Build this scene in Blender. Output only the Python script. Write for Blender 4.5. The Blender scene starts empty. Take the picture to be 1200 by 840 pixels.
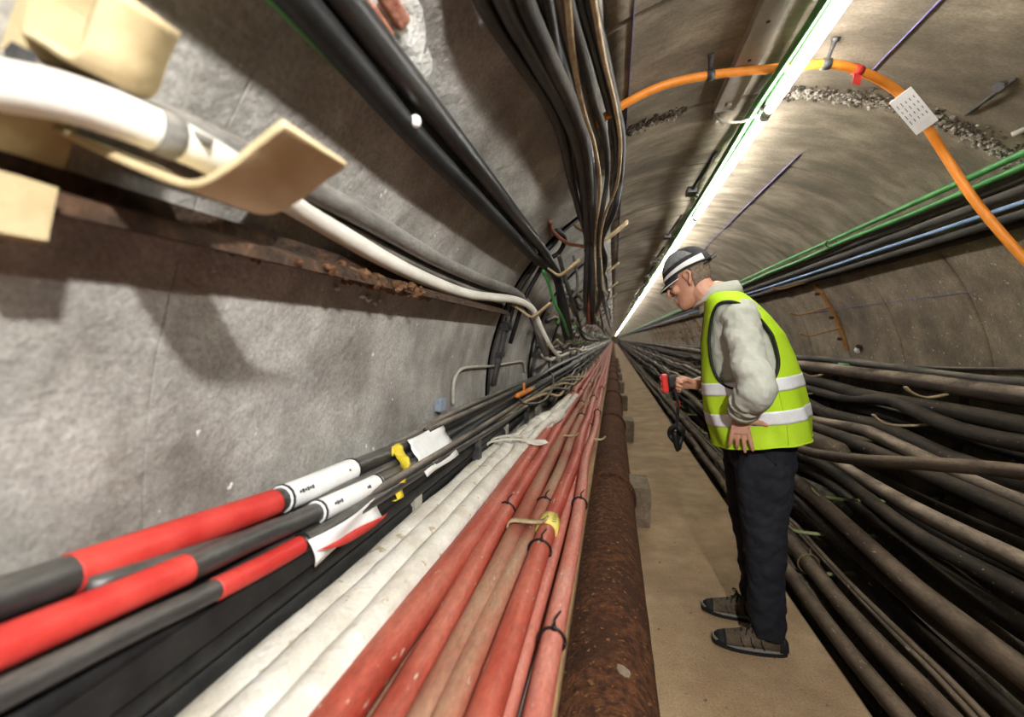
import bpy, math, random
from mathutils import Vector, Matrix, noise
random.seed(7)
S = bpy.context.scene
COL = S.collection

# ------------------------------------------------------------------ camera
H = 1.36                      # lens height above the walkway
F = 533.33                    # 16 mm lens on a 36 mm frame, in pixels of the 1200 px frame
VX, VY = (719 - 600) / F, (420 - 397) / F
_a = Vector((VX, VY, 1)).normalized()             # tunnel axis seen by the camera (right, up, forward)
_z = Vector((0, _a[2], -_a[1])).normalized()
_x = Vector((_a[1]*_z[2]-_a[2]*_z[1], _a[2]*_z[0]-_a[0]*_z[2], _a[0]*_z[1]-_a[1]*_z[0]))
if _x[0] < 0: _x = -_x
cam_d = bpy.data.cameras.new('camera'); cam = bpy.data.objects.new('camera', cam_d); COL.objects.link(cam)
cam_d.sensor_width = 36; cam_d.lens = 16; cam_d.clip_start = .02; cam_d.clip_end = 400
rt = Vector((_x[0], _a[0], _z[0])); up = Vector((_x[1], _a[1], _z[1])); fw = Vector((_x[2], _a[2], _z[2]))
cam.matrix_world = Matrix(((rt[0], up[0], -fw[0], 0), (rt[1], up[1], -fw[1], 0), (rt[2], up[2], -fw[2], H), (0, 0, 0, 1)))
cam_d.dof.use_dof = True; cam_d.dof.focus_distance = 1.9; cam_d.dof.aperture_fstop = 1.9
S.camera = cam
EYE = Vector((0, 0, H))

# ------------------------------------------------------------------ world, exposure
w = bpy.data.worlds.new('world'); S.world = w; w.use_nodes = True
w.node_tree.nodes['Background'].inputs[0].default_value = (.9, .95, 1, 1)
w.node_tree.nodes['Background'].inputs[1].default_value = .05
S.view_settings.view_transform = 'Standard'; S.view_settings.look = 'None'
S.view_settings.exposure = 0.0; S.view_settings.gamma = 1
S.view_settings.use_curve_mapping = False
LAMP = 58.0                   # brightness of the tube lamps

# flood lamp clamped to the crown behind the camera: its compact light throws the hook shadow on the left wall
sp_d = bpy.data.lights.new('flood_lamp_light', 'SPOT'); sp_d.energy = 200; sp_d.shadow_soft_size = .035; sp_d.spot_size = math.radians(125); sp_d.spot_blend = .9; sp_d.color = (1, .98, .95)
SPOT = Vector((.50, -.40, 2.15)); SPOT_AIM = Vector((-.45, 1.0, 1.0))
sp = bpy.data.objects.new('flood_lamp_light', sp_d); COL.objects.link(sp); sp.location = SPOT
sp.rotation_euler = (SPOT_AIM - SPOT).to_track_quat('-Z', 'Y').to_euler()

# ------------------------------------------------------------------ measuring helpers
CX, CZ, R = .5, H - .34, 1.25         # tunnel axis and radius
Y0, Y1 = -3.0, 140.0
def ray(px, py):
    c = ((px - 600) / F, (420 - py) / F, 1.0)
    return rt * c[0] + up * c[1] + fw * c[2]
def aty(px, py, Y): d = ray(px, py); return EYE + d * (Y / d.y)
def atz(px, py, Z): d = ray(px, py); return EYE + d * ((Z - H) / d.z)
def atx(px, py, X): d = ray(px, py); return EYE + d * (X / d.x)
def wall(px, py, off=0.0):
    d = ray(px, py); r = R - off; ox, oz = -CX, H - CZ
    a = d.x**2 + d.z**2; b = 2*(ox*d.x + oz*d.z); c = ox*ox + oz*oz - r*r
    return EYE + d * ((-b + math.sqrt(b*b - 4*a*c)) / (2*a))
def cyl(t, y, off=0.0): return Vector((CX + (R-off)*math.sin(t), y, CZ + (R-off)*math.cos(t)))
def ang(p): return math.atan2(p.x - CX, p.z - CZ)
def proj(p):
    q = p - EYE; return 600 + F*q.dot(rt)/q.dot(fw), 420 - F*q.dot(up)/q.dot(fw)
def keep_in(p, off):                  # pull a point in from the lining if it would stick in it
    dx, dz = p.x - CX, p.z - CZ; d = math.hypot(dx, dz)
    if d > R - off: k = (R - off)/d; return Vector((CX + dx*k, p.y, CZ + dz*k))
    return p
def wallx(z, side, off=0.0): return CX + side*math.sqrt(max(0, (R-off)**2 - (z-CZ)**2))

# ------------------------------------------------------------------ materials
MATS = {}
def mat(name, c1, c2=None, scale=8., rough=.7, bump=.15, spec=.3, metal=0., dust=None, dust_amt=0., spots=None, spot_scale=40, spot_thr=.7,
        streak=1., lo=.38, hi=.66, big=None, big_scale=1.2, detail=6, emit=None, bscale=None, grain=.3):
    if name in MATS: return MATS[name]
    m = bpy.data.materials.new(name); m.use_nodes = True; nt = m.node_tree; N = nt.nodes; L = nt.links
    b = N['Principled BSDF']; b.inputs['Roughness'].default_value = rough; b.inputs['Metallic'].default_value = metal
    b.inputs['Specular IOR Level'].default_value = spec
    c2 = c2 or c1
    g = N.new('ShaderNodeNewGeometry')
    mp = N.new('ShaderNodeMapping'); mp.inputs['Scale'].default_value = (1, streak, 1); L.new(g.outputs['Position'], mp.inputs[0])
    def nz(s, d=detail, r=.6):
        n = N.new('ShaderNodeTexNoise'); n.inputs['Scale'].default_value = s; n.inputs['Detail'].default_value = d; n.inputs['Roughness'].default_value = r
        L.new(mp.outputs[0], n.inputs[0]); return n
    def ramp(src, a, z):
        r = N.new('ShaderNodeMapRange'); r.inputs[1].default_value = a; r.inputs[2].default_value = z; L.new(src, r.inputs[0]); return r.outputs[0]
    def mix(f, A, B):
        x = N.new('ShaderNodeMix'); x.data_type = 'RGBA'; L.new(f, x.inputs[0])
        for i, v in ((6, A), (7, B)):
            if isinstance(v, tuple): x.inputs[i].default_value = (*v, 1)
            else: L.new(v, x.inputs[i])
        return x.outputs[2]
    n1 = nz(scale)
    col = mix(ramp(n1.outputs[0], lo, hi), c1, c2)
    if big: col = mix(ramp(nz(big_scale, 4).outputs[0], .45, .68), col, big)
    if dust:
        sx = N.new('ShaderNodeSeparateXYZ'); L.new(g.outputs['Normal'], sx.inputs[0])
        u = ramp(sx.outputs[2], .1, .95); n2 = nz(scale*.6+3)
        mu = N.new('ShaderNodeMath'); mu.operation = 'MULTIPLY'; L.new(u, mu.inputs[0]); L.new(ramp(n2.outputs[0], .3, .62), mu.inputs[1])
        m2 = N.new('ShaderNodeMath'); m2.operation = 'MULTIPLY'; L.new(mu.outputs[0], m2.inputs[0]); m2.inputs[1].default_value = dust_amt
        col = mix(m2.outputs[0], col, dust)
    if spots:
        n3 = nz(spot_scale, 3, .5); col = mix(ramp(n3.outputs[0], spot_thr, spot_thr+.04), col, spots)
    if grain and not emit and bump:
        gr = N.new('ShaderNodeMapRange'); gr.inputs[1].default_value = .32; gr.inputs[2].default_value = .68; gr.inputs[3].default_value = 1-grain; gr.inputs[4].default_value = 1+grain*.7
        L.new(nz(110, 5, .75).outputs[0], gr.inputs[0])
        mm = N.new('ShaderNodeVectorMath'); mm.operation = 'SCALE'; L.new(col, mm.inputs[0]); L.new(gr.outputs[0], mm.inputs['Scale']); col = mm.outputs[0]
    L.new(col, b.inputs['Base Color'])
    if bump:
        bp = N.new('ShaderNodeBump'); bp.inputs['Strength'].default_value = bump; bp.inputs['Distance'].default_value = .02
        L.new(nz(bscale or scale*3).outputs[0], bp.inputs['Height']); L.new(bp.outputs[0], b.inputs['Normal'])
    if emit: b.inputs['Emission Color'].default_value = (*emit[0], 1); b.inputs['Emission Strength'].default_value = emit[1]
    MATS[name] = m; return m
concrete_left = mat('concrete cool-lit grey', (.26,.25,.232), (.43,.415,.385), 6, .8, .5, big=(.19,.174,.152), big_scale=2.6, spots=(.75,.74,.70), spot_scale=30, spot_thr=.715, bscale=26, lo=.33, hi=.62)  # cooler light on the left wall is put into this grey
concrete_top = mat('concrete tan', (.20,.17,.125), (.42,.36,.27), 4.5, .75, .3, big=(.15,.128,.096), big_scale=1.5, spots=(.45,.42,.36), spot_scale=45, spot_thr=.76, bscale=18, streak=1.8)
concrete_right = mat('concrete brown', (.17,.135,.098), (.31,.255,.185), 5, .8, .4, big=(.105,.085,.062), big_scale=1.8, spots=(.42,.37,.28), spot_scale=42, spot_thr=.665, bscale=30)
concrete_far = mat('concrete far', (.20,.17,.125), (.36,.31,.24), 3, .8, .2)
floor_mat = mat('walkway concrete', (.33,.222,.125), (.47,.335,.20), 3.5, .8, .15, big=(.27,.18,.105), big_scale=2.2, spots=(.17,.12,.075), spot_scale=30, spot_thr=.68, bscale=60)
mortar = mat('mortar', (.30,.27,.22), (.55,.52,.45), 40, .95, .5)
dark_mortar = mat('dark mortar', (.05,.045,.035), (.16,.13,.10), 30, .95, .5)
plaster = mat('plaster', (.55,.54,.50), (.80,.79,.76), 18, .9, .6)
brick_m = mat('brick', (.28,.10,.06), (.40,.18,.12), 30, .9, .4)
chalk = mat('blue chalk', (.13,.12,.25), (.20,.18,.34), 60, .9, 0)
rust = mat('rusty iron', (.06,.026,.014), (.19,.075,.032), 30, .85, .9, spec=.2, spots=(.30,.15,.06), spot_scale=48, spot_thr=.64, big=(.07,.03,.016), big_scale=5, bscale=70)
rust_dark = mat('dark rust', (.03,.02,.014), (.10,.055,.03), 20, .9, .6, bscale=60)
rust_lump = mat('rust flake', (.09,.04,.018), (.26,.13,.06), 40, .95, .8)
dust_c = (.40,.30,.21)
red = mat('red cable sheath', (.30,.035,.02), (.50,.07,.042), 8, .5, .2, streak=.3, dust=(.42,.28,.19), dust_amt=.3, spots=(.50,.38,.28), spot_scale=60, spot_thr=.665, big=(.36,.075,.048), big_scale=4)
red_dusty = mat('dusty red sheath', (.24,.045,.026), (.42,.09,.052), 8, .65, .2, streak=.3, dust=(.32,.22,.14), dust_amt=.85, spots=(.5,.4,.3), spot_scale=60, spot_thr=.68)
pink = mat('faded red sheath', (.38,.075,.05), (.53,.14,.10), 8, .55, .2, streak=.35, dust=(.5,.36,.28), dust_amt=.45, spots=(.65,.5,.42), spot_scale=60, spot_thr=.70)
brick_c = mat('brownish red sheath', (.22,.07,.04), (.35,.13,.08), 12, .7, .15, dust=(.33,.23,.15), dust_amt=.8)
timber = mat('timber', (.20,.12,.055), (.32,.20,.10), 14, .8, .3, streak=.1)
cloth_white = mat('white wrap', (.66,.63,.56), (.86,.84,.78), 10, .9, .5, dust=(.48,.38,.25), dust_amt=.35, spots=(.45,.36,.24), spot_scale=26, spot_thr=.66, bscale=45, grain=.1)
black = mat('black sheath', (.016,.016,.017), (.045,.044,.042), 14, .36, .12, spec=.5, streak=.3, dust=(.17,.155,.135), dust_amt=.6)
black_clean = mat('black rubber', (.007,.007,.0075), (.018,.018,.018), 14, .5, .08, spec=.3)
black_dusty = mat('dusty black sheath', (.03,.027,.024), (.07,.062,.054), 12, .7, .2, streak=.4, dust=(.30,.26,.21), dust_amt=.9)
brown = mat('dusty brown sheath', (.010,.008,.006), (.026,.019,.014), 12, .75, .25, streak=.4, dust=(.13,.095,.065), dust_amt=.6, spots=(.35,.27,.2), spot_scale=70, spot_thr=.70)
brown_pale = mat('highlight-topped dusty sheath', (.03,.02,.014), (.07,.048,.033), 10, .7, .3, streak=.4, dust=(.46,.36,.27), dust_amt=1.)  # pale top paints the highlight on the upper side together with dust
brown_lt = mat('pale brown sheath', (.028,.019,.013), (.065,.045,.03), 10, .75, .25, streak=.4, dust=(.24,.175,.12), dust_amt=.7, spots=(.30,.23,.17), spot_scale=60, spot_thr=.68)
grey_c = mat('grey sheath', (.12,.115,.105), (.23,.22,.20), 12, .7, .15, streak=.4, dust=(.38,.34,.29), dust_amt=.7)
white_c = mat('white sheath', (.66,.63,.56), (.80,.78,.72), 12, .5, .08, streak=.4, dust=(.55,.48,.38), dust_amt=.4, grain=.05)
cream = mat('cream painted steel', (.52,.41,.23), (.68,.56,.34), 12, .5, .1, grain=.05)
cream_dirty = mat('dirty cream steel', (.36,.26,.14), (.55,.43,.26), 20, .6, .2)
ochre = mat('ochre painted steel', (.26,.12,.03), (.36,.19,.06), 18, .7, .3)
palegreen = mat('pale green steel', (.24,.28,.11), (.36,.38,.18), 20, .7, .2)
dark_steel = mat('dark steel', (.03,.03,.033), (.085,.083,.08), 16, .6, .2, spec=.5, dust=(.2,.18,.15), dust_amt=.5)
galv = mat('galvanised steel', (.38,.355,.30), (.50,.47,.41), 10, .5, .1, metal=.1, grain=.05)
green = mat('green sheath', (.03,.17,.035), (.06,.28,.06), 12, .4, .05, spec=.5, dust=(.22,.30,.16), dust_amt=.4, grain=.05)
blue_c = mat('blue sheath', (.16,.26,.45), (.25,.36,.58), 12, .5, .05, grain=.05)
orange = mat('orange sheath', (.68,.21,.02), (.78,.28,.04), 12, .45, .05, spec=.4, grain=.05)
red_tape = mat('red tape', (.48,.03,.025), (.62,.065,.05), 12, .5, .1, grain=.05)
label_white = mat('white label', (.78,.78,.77), (.86,.86,.85), 20, .55, .05, grain=.05)
print_m = mat('label print', (.03,.03,.035))
yellow = mat('yellow tape', (.72,.55,.03), (.80,.64,.06), 20, .5, .1, grain=.05)
yellow_lab = mat('yellow label', (.62,.52,.10), (.74,.64,.18), 40, .6, .05, grain=.05)
lamp_m = mat('lamp diffuser', (.9,.9,.9), bump=0, emit=((1, .965, .90), LAMP))
lamp_body = mat('lamp housing', (.62,.63,.62), rough=.4, bump=0, grain=.05)
cement_block = mat('cement block', (.20,.15,.10), (.33,.26,.19), 14, .9, .4)
tie = mat('black tie', (.012,.011,.011), rough=.4, bump=0)
rope = mat('brown cord', (.16,.10,.06), (.26,.18,.11), 60, .9, .3)
bluebox = mat('grey blue box', (.26,.32,.40), rough=.5)

# ------------------------------------------------------------------ object helpers
def base_loc(o):
    p = Vector((0, 0, 0))
    while o: p += o.location; o = o.parent
    return p
def tag(o, label=None, cat=None, group=None, kind=None):
    if label: o['label'] = label
    if cat: o['category'] = cat
    if group: o['group'] = group
    if kind: o['kind'] = kind
    return o
def thing(name, label, cat, loc, group=None, kind=None):
    o = bpy.data.objects.new(name, None); o.empty_display_size = .05; COL.objects.link(o); o.location = loc
    return tag(o, label, cat, group, kind)
def mk(name, V, Fc, m, parent=None, smooth=True):
    """one mesh object from world-space points"""
    V = [Vector(v) for v in V]
    if parent is None:
        lo = Vector((min(v.x for v in V), min(v.y for v in V), min(v.z for v in V))); hi = Vector((max(v.x for v in V), max(v.y for v in V), max(v.z for v in V)))
        off = Vector(((lo.x+hi.x)/2, (lo.y+hi.y)/2, lo.z)); loc = off
    else: off = base_loc(parent); loc = Vector((0, 0, 0))
    me = bpy.data.meshes.new(name); me.from_pydata([v - off for v in V], [], Fc); me.update()
    if smooth: me.shade_smooth()
    me.materials.append(m)
    o = bpy.data.objects.new(name, me); COL.objects.link(o); o.location = loc
    if parent: o.parent = parent
    return o
def merge(parts):
    V, Fc = [], []
    for v, f in parts:
        k = len(V); V += list(v); Fc += [tuple(i+k for i in q) for q in f]
    return V, Fc
def spline(P, per=8):
    P = [Vector(p) for p in P]
    if len(P) < 3: per = max(per, 1)
    Q = [P[0]*2 - P[1]] + P + [P[-1]*2 - P[-2]]; out = []
    for i in range(1, len(Q)-2):
        a, b, c, d = Q[i-1:i+3]
        for k in range(per):
            t = k/per
            out.append(.5*((2*b) + (c-a)*t + (2*a-5*b+4*c-d)*t*t + (3*b-a-3*c+d)*t**3))
    out.append(P[-1]); return out
def sweep(P, r, n=10, cap=True, flat=1.0, upv=None):
    """tube along points; r a number or list; flat squashes it across upv"""
    V, Fc = [], []; m = len(P); prev = None
    for i, p in enumerate(P):
        t = (P[min(i+1, m-1)] - P[max(i-1, 0)]).normalized()
        if prev is None:
            u = Vector(upv) if upv else (Vector((0, 0, 1)) if abs(t.z) < .9 else Vector((1, 0, 0)))
        else: u = prev
        u = (u - t*u.dot(t)).normalized(); prev = u; s = t.cross(u)
        rr = r[i] if isinstance(r, (list, tuple)) else r
        for k in range(n):
            a = 2*math.pi*k/n; V.append(p + u*(rr*flat*math.cos(a)) + s*(rr*math.sin(a)))
    for i in range(m-1):
        for k in range(n): Fc.append((i*n+k, i*n+(k+1) % n, (i+1)*n+(k+1) % n, (i+1)*n+k))
    if cap: Fc.append(tuple(range(n-1, -1, -1))); Fc.append(tuple((m-1)*n+k for k in range(n)))
    return V, Fc
def box(c, s, ax=None):
    c = Vector(c); ax = ax or (Vector((1, 0, 0)), Vector((0, 1, 0)), Vector((0, 0, 1)))
    V = [c + ax[0]*(s[0]*i/2) + ax[1]*(s[1]*j/2) + ax[2]*(s[2]*k/2) for i in (-1, 1) for j in (-1, 1) for k in (-1, 1)]
    return V, [(0,1,3,2), (4,6,7,5), (0,4,5,1), (2,3,7,6), (0,2,6,4), (1,5,7,3)]
def bevelled(o, wd=.004, seg=2):
    b = o.modifiers.new('bevel', 'BEVEL'); b.width = wd; b.segments = seg; b.limit_method = 'ANGLE'; return o
def strip(prof, d, th):
    """bent sheet: profile points swept by vector d, with thickness th"""
    P = [Vector(p) for p in prof]; d = Vector(d); n = len(P); V = []; ax = d.normalized()
    nr = []
    for i in range(n):
        t = (P[min(i+1, n-1)] - P[max(i-1, 0)]).normalized(); nr.append(t.cross(ax).normalized())
    for k in (0, 1):
        for i in range(n): V.append(P[i] + d*k); V.append(P[i] + d*k + nr[i]*th)
    Fc = []; w2 = 2*n
    for i in range(n-1):
        a, b = 2*i, 2*i+1; c, e = 2*i+2, 2*i+3
        Fc += [(a, c, e, b), (w2+a, w2+b, w2+e, w2+c), (a, w2+a, w2+c, c), (b, e, w2+e, w2+b)]
    Fc += [(0, 1, w2+1, w2), (2*n-2, w2+2*n-2, w2+2*n-1, 2*n-1)]
    return V, Fc
def ysteps(a, b):
    out = [a]; 
    while out[-1] < b: out.append(out[-1] + .07 + .05*max(0, out[-1]))
    out[-1] = b; return out
def run(x, z, a=Y0, b=Y1, sag=0., per=1.33, ph=0., wob=.004, seed=0, r=.02):
    """points of a long cable that follows the tunnel at (x, z)"""
    out = []
    for y in ysteps(a, b):
        k = seed*13.7
        dx = wob*noise.noise((y*.9+k, 1.3, 0)); dz = wob*noise.noise((y*.9+k, 7.7, 3)) - sag*abs(math.sin(math.pi*(y-ph)/per))
        out.append(keep_in(Vector((x+dx*1.5, y, z+dz)), r+.004))
    return out
def cable(name, P, r, m, label, cat='cable', group=None, parent=None, n=10, kind=None, flat=1., upv=None):
    V, Fc = sweep(P, r, n, True, flat, upv); o = mk(name, V, Fc, m, parent)
    if parent is None: tag(o, label, cat, group, kind)
    return o
def sub(P, x0, x1):
    """the stretch of a path whose picture columns lie between x0 and x1"""
    return [p for p in P if p.y > .05 and x0 <= proj(p)[0] <= x1]
def ring_tie(c, axis, r, m=tie, th=.0035, parent=None, name='cable_tie', label=None, squash=1., tail=True):
    axis = Vector(axis).normalized(); u = axis.cross(Vector((0, 0, 1))).normalized(); v = u.cross(axis)
    P = [Vector(c) + u*(r*math.cos(a)) + v*(r*squash*math.sin(a)) for a in [2*math.pi*i/18 for i in range(19)]]
    pt = [sweep(P, th, 6)]
    if tail:
        q = P[4]; pt.append(sweep([q, q + v*.012 + axis*.01, q + v*.02 + axis*.03 + u*.01], th*.8, 5)); pt.append(box(q, (.009, .009, .009)))
    V, Fc = merge(pt); o = mk(name, V, Fc, m, parent)
    if parent is None: tag(o, label, 'cable tie')
    return o

# ------------------------------------------------------------------ the tunnel
RING, J0 = .66, 1.90                       # ring joints at J0 + k * RING
NEAR_END = J0 + RING*30
def arc_panel(t0, t1, ln, ri, ro, seg, bev=.012):
    V, Fc = [], []; rows = [(0, ro), (0, ri+bev), (bev, ri), (bev+.003, ri), (bev+.006, ri), (ln*.5, ri), (ln-bev-.006, ri), (ln-bev-.003, ri), (ln-bev, ri), (ln, ri+bev), (ln, ro)]; n = len(rows)
    for i in range(seg+1):
        t = t0 + (t1-t0)*i/seg
        for y, r in rows: V.append((r*math.sin(t), y, r*math.cos(t)))
    for i in range(seg):
        for j in range(n):
            a, b = i*n+j, i*n+(j+1) % n; Fc.append((a, a+n, b+n, b))
    Fc.append(tuple(range(n))); Fc.append(tuple(seg*n+j for j in range(n-1, -1, -1)))
    return V, Fc
T1 = math.radians(52)
TL = -math.radians(25)  # grey tone carried up over the brightly lit upper left lining
sides = (('wall_left', -math.pi, TL, concrete_left, 48), ('ceiling', TL, T1, concrete_top, 30), ('wall_right', T1, math.pi, concrete_right, 40))
SHELL = {}
lab = {'wall_left': 'grey curved concrete lining of the left tunnel wall', 'ceiling': 'tan arched concrete lining overhead', 'wall_right': 'brown stained concrete lining of the right tunnel wall'}
k0 = int(math.floor((Y0 - J0)/RING)); k1 = 30
for nm, t0, t1, m, seg in sides:
    root = thing(nm, lab[nm], None, (CX, 0, CZ), kind='structure'); SHELL[nm] = root
    jg = .0008 if nm == 'wall_left' else .007; V, Fc = arc_panel(t0+.0005, t1-.0005, RING-jg, R, R+.05, seg, .0008 if nm == 'wall_left' else .009)
    me = bpy.data.meshes.new('panel'); me.from_pydata(V, [], Fc); me.update(); me.shade_smooth(); me.materials.append(m)
    for k in range(k0, k1):
        o = bpy.data.objects.new('panel', me); COL.objects.link(o); o.parent = root
        q = random.uniform(-.0006, .0006) if nm == 'wall_left' else random.uniform(-.005, .003); s = 1 + q/R
        o.location = (0, J0 + k*RING + .004, 0); o.scale = (s, 1, s)
    # outer backing so the joints read as dark grooves, and the far tunnel
    B, Fb = [], []
    for i in range(seg+1):
        t = t0 + (t1-t0)*i/seg
        for y in (Y0-.4, NEAR_END+.2): B.append(cyl(t, y, -.045))
    for i in range(seg): Fb.append((2*i, 2*i+1, 2*i+3, 2*i+2))
    mk('joint_backing', B, Fb, dark_mortar, root)
    ys = []
    y = NEAR_END
    while y < Y1: ys += [(y+.004, -.02), (y+.012, 0), (y+RING-.012, 0), (y+RING-.004, -.02)]; y += RING
    B, Fb = [], []; sg = 16; ny = len(ys)
    for i in range(sg+1):
        t = t0 + (t1-t0)*i/sg
        for yy, of in ys: B.append(cyl(t, yy, of))
    for i in range(sg):
        for j in range(ny-1): a = i*ny+j; Fb.append((a, a+1, a+ny+1, a+ny))
    tag(mk('far_panels', B, Fb, concrete_far, root), kind='stuff')
for nm, y in (('wall_back', Y0+.05), ('wall_far', Y1-.5)):
    V = [(CX + 1.3*math.sin(a), y+dy, CZ + 1.3*math.cos(a)) for dy in (0, .05) for a in [2*math.pi*i/40 for i in range(40)]]
    Fc = [tuple(range(40)), tuple(range(79, 39, -1))] + [(i, (i+1) % 40, 40+(i+1) % 40, 40+i) for i in range(40)]
    tag(mk(nm, V, Fc, concrete_far, None, False), 'concrete end of the tunnel', None, None, 'structure')
# walkway: slab with a slightly worn right edge, a gutter beyond it
V, Fc = [], []; ysl = ysteps(Y0+.1, Y1-.6)
for y in ysl:
    e = .93 + .008*noise.noise((y*1.7, 0, 0))
    V += [(-.25, y, 0), (e-.015, y, 0), (e, y, -.012), (e, y, -.16), (-.25, y, -.16)]
for i in range(len(ysl)-1):
    for j in range(4): a = 5*i+j; Fc.append((a, a+1, a+6, a+5))
tag(mk('floor', V, Fc, floor_mat, None, False), 'tan dusty concrete walkway down the middle of the tunnel', None, None, 'structure')

# chalk setting-out lines on the lining
for px, py, ya, yb in ((1060, 40, .6, 1.75), (905, 212, 2.4, 5.5), (737, 60, .7, 6), (1060, 352, 2.5, 4.5)):
    t = ang(wall(px, py)); V = []; Fc = []
    for i in range(31):
        y = ya + (yb-ya)*i/30
        for d in (-.0014, .0014): V.append(cyl(t + d/R + .004*math.sin(y*1.3), y, .0035 + .003)); V.append(cyl(t + d/R + .004*math.sin(y*1.3), y, -.004))
    for i in range(30):
        a = 4*i; Fc += [(a, a+4, a+6, a+2), (a+1, a+3, a+7, a+5), (a, a+1, a+5, a+4), (a+2, a+6, a+7, a+3)]
    mk('chalk_line', V, Fc, chalk, SHELL['ceiling' if TL < t < T1 else 'wall_right'])

# crumbling mortar along the ring joint in the ceiling
def chunk(c, s, rnd):
    V, Fc = [], []; ph = rnd.random()*6
    for j, (zz, rr) in enumerate(((-1, .3), (-.4, .9), (.4, 1), (1, .35))):
        for i in range(5):
            a = ph + 2*math.pi*i/5; q = s*rr*rnd.uniform(.6, 1.2)
            V.append(Vector(c) + Vector((q*math.cos(a), q*math.sin(a)*.9, s*zz*.7*rnd.uniform(.7, 1.2))))
    for j in range(3):
        for i in range(5): Fc.append((j*5+i, j*5+(i+1) % 5, j*5+5+(i+1) % 5, j*5+5+i))
    Fc += [(4, 3, 2, 1, 0), (15, 16, 17, 18, 19)]
    return V, Fc
rnd = random.Random(3)
def rubble(name, ta, tb, y, spread, cnt, smax, m, parent):
    pt = []
    for i in range(cnt):
        t = rnd.uniform(ta, tb); yy = y + rnd.gauss(0, spread)
        pt.append(chunk(cyl(t, yy, rnd.uniform(-.004, .006)), smax*rnd.uniform(.25, 1)**2 + .002, rnd))
    V, Fc = merge(pt); tag(mk(name, V, Fc, m, parent, False), kind='stuff')
ta, tb = ang(wall(905, 121)), ang(wall(1175, 190)); tc, td = ang(wall(728, 165)), ang(wall(800, 138))
rubble('crumbled_mortar', ta, tb, J0, .018, 700, .009, mortar, SHELL['ceiling'])
rubble('dark_mortar', ta-.05, tb, J0-.018, .026, 400, .009, dark_mortar, SHELL['ceiling'])
rubble('dark_mortar', tc, td, J0, .014, 200, .014, dark_mortar, SHELL['ceiling'])
rubble('crumbled_mortar', tc, tc+.2, J0+.03, .02, 60, .010, mortar, SHELL['ceiling'])
rubble('crumbled_mortar', tb, tb+.25, J0, .03, 160, .012, mortar, SHELL['wall_right'])
# hollow in the upper left lining: pale plaster with bare bricks
pc = wall(452, 28); tp = ang(pc)
V = []; Fc = []; nr, na = 7, 28
for i in range(nr+1):
    for k in range(na):
        a = 2*math.pi*k/na; q = i/nr*(1 + .35*noise.noise((math.cos(a)*2, math.sin(a)*2, 5)))
        dy, dt = .20*q*math.cos(a), .055*q*math.sin(a)/R*1.4
        V.append(cyl(tp+dt - dy*.06, pc.y+dy, (.012*(1-(i/nr)**2) + .008*noise.noise((dy*30, dt*40, 2))) if i < nr else -.006))
for i in range(nr):
    for k in range(na): Fc.append((i*na+k, i*na+(k+1) % na, (i+1)*na+(k+1) % na, (i+1)*na+k))
Fc.append(tuple(range(na-1, -1, -1)))
mk('plaster_patch', V, Fc, plaster, SHELL['wall_left'])
for px, py, s in ((440, 24, .045), (458, 6, .05), (425, 2, .03)):
    p = wall(px, py, .006); t = ang(p); nrm = Vector((-math.sin(t), 0, -math.cos(t))); tg = Vector((0, 1, 0)); bt = nrm.cross(tg)
    bevelled(mk('brick', *box(p, (s*1.6, s*.55, .03), (tg, bt, nrm)), brick_m, SHELL['wall_left'], False), .005)

# ------------------------------------------------------------------ lamps along the crown
LX, LZ = .547, CZ + R - .075
def tube_lamp(y, ln, label):
    t = thing('tube_lamp', label, 'lamp', (LX, y, LZ), 'row of tube lamps along the tunnel crown')
    P = [Vector((LX, y+.02, LZ)), Vector((LX, y+ln-.02, LZ))]
    mk('diffuser_tube', *sweep(P, .015, 12), lamp_m, t)
    for yy in (y+.012, y+ln-.012): mk('end_cap', *sweep([Vector((LX, yy-.012, LZ)), Vector((LX, yy+.012, LZ))], .017, 12), lamp_body, t, True)
    mk('housing', *box((LX, y+ln/2, LZ+.028), (.03, ln-.06, .022)), lamp_body, t, False)
    for yy in (y+ln*.2, y+ln*.8): mk('hanger_clip', *box((LX, yy, LZ+.056), (.012, .02, .035)), galv, t, False)
    return t
y = -2.6; i = 0; first = None
while y < Y1 - 3:
    ln = 1.5 if y < 30 else 6.
    k = round((y - .4)/1.5)
    names = {0: 'tube lamp nearest the camera, crossed by the orange cable', 1: 'second tube lamp from the camera, just past the orange cable', 2: 'third tube lamp along the crown, above the cap of the man', 3: 'fourth tube lamp along the crown from the camera', 4: 'fifth tube lamp along the crown from the camera', 5: 'sixth tube lamp along the crown from the camera', 6: 'seventh tube lamp along the crown from the camera', 7: 'eighth tube lamp along the crown from the camera'}
    tube_lamp(y, ln - .015, names.get(k if y > .3 and y < 30 else -9, 'distant white tube lamp in the line along the tunnel crown'))
    y += ln
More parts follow.
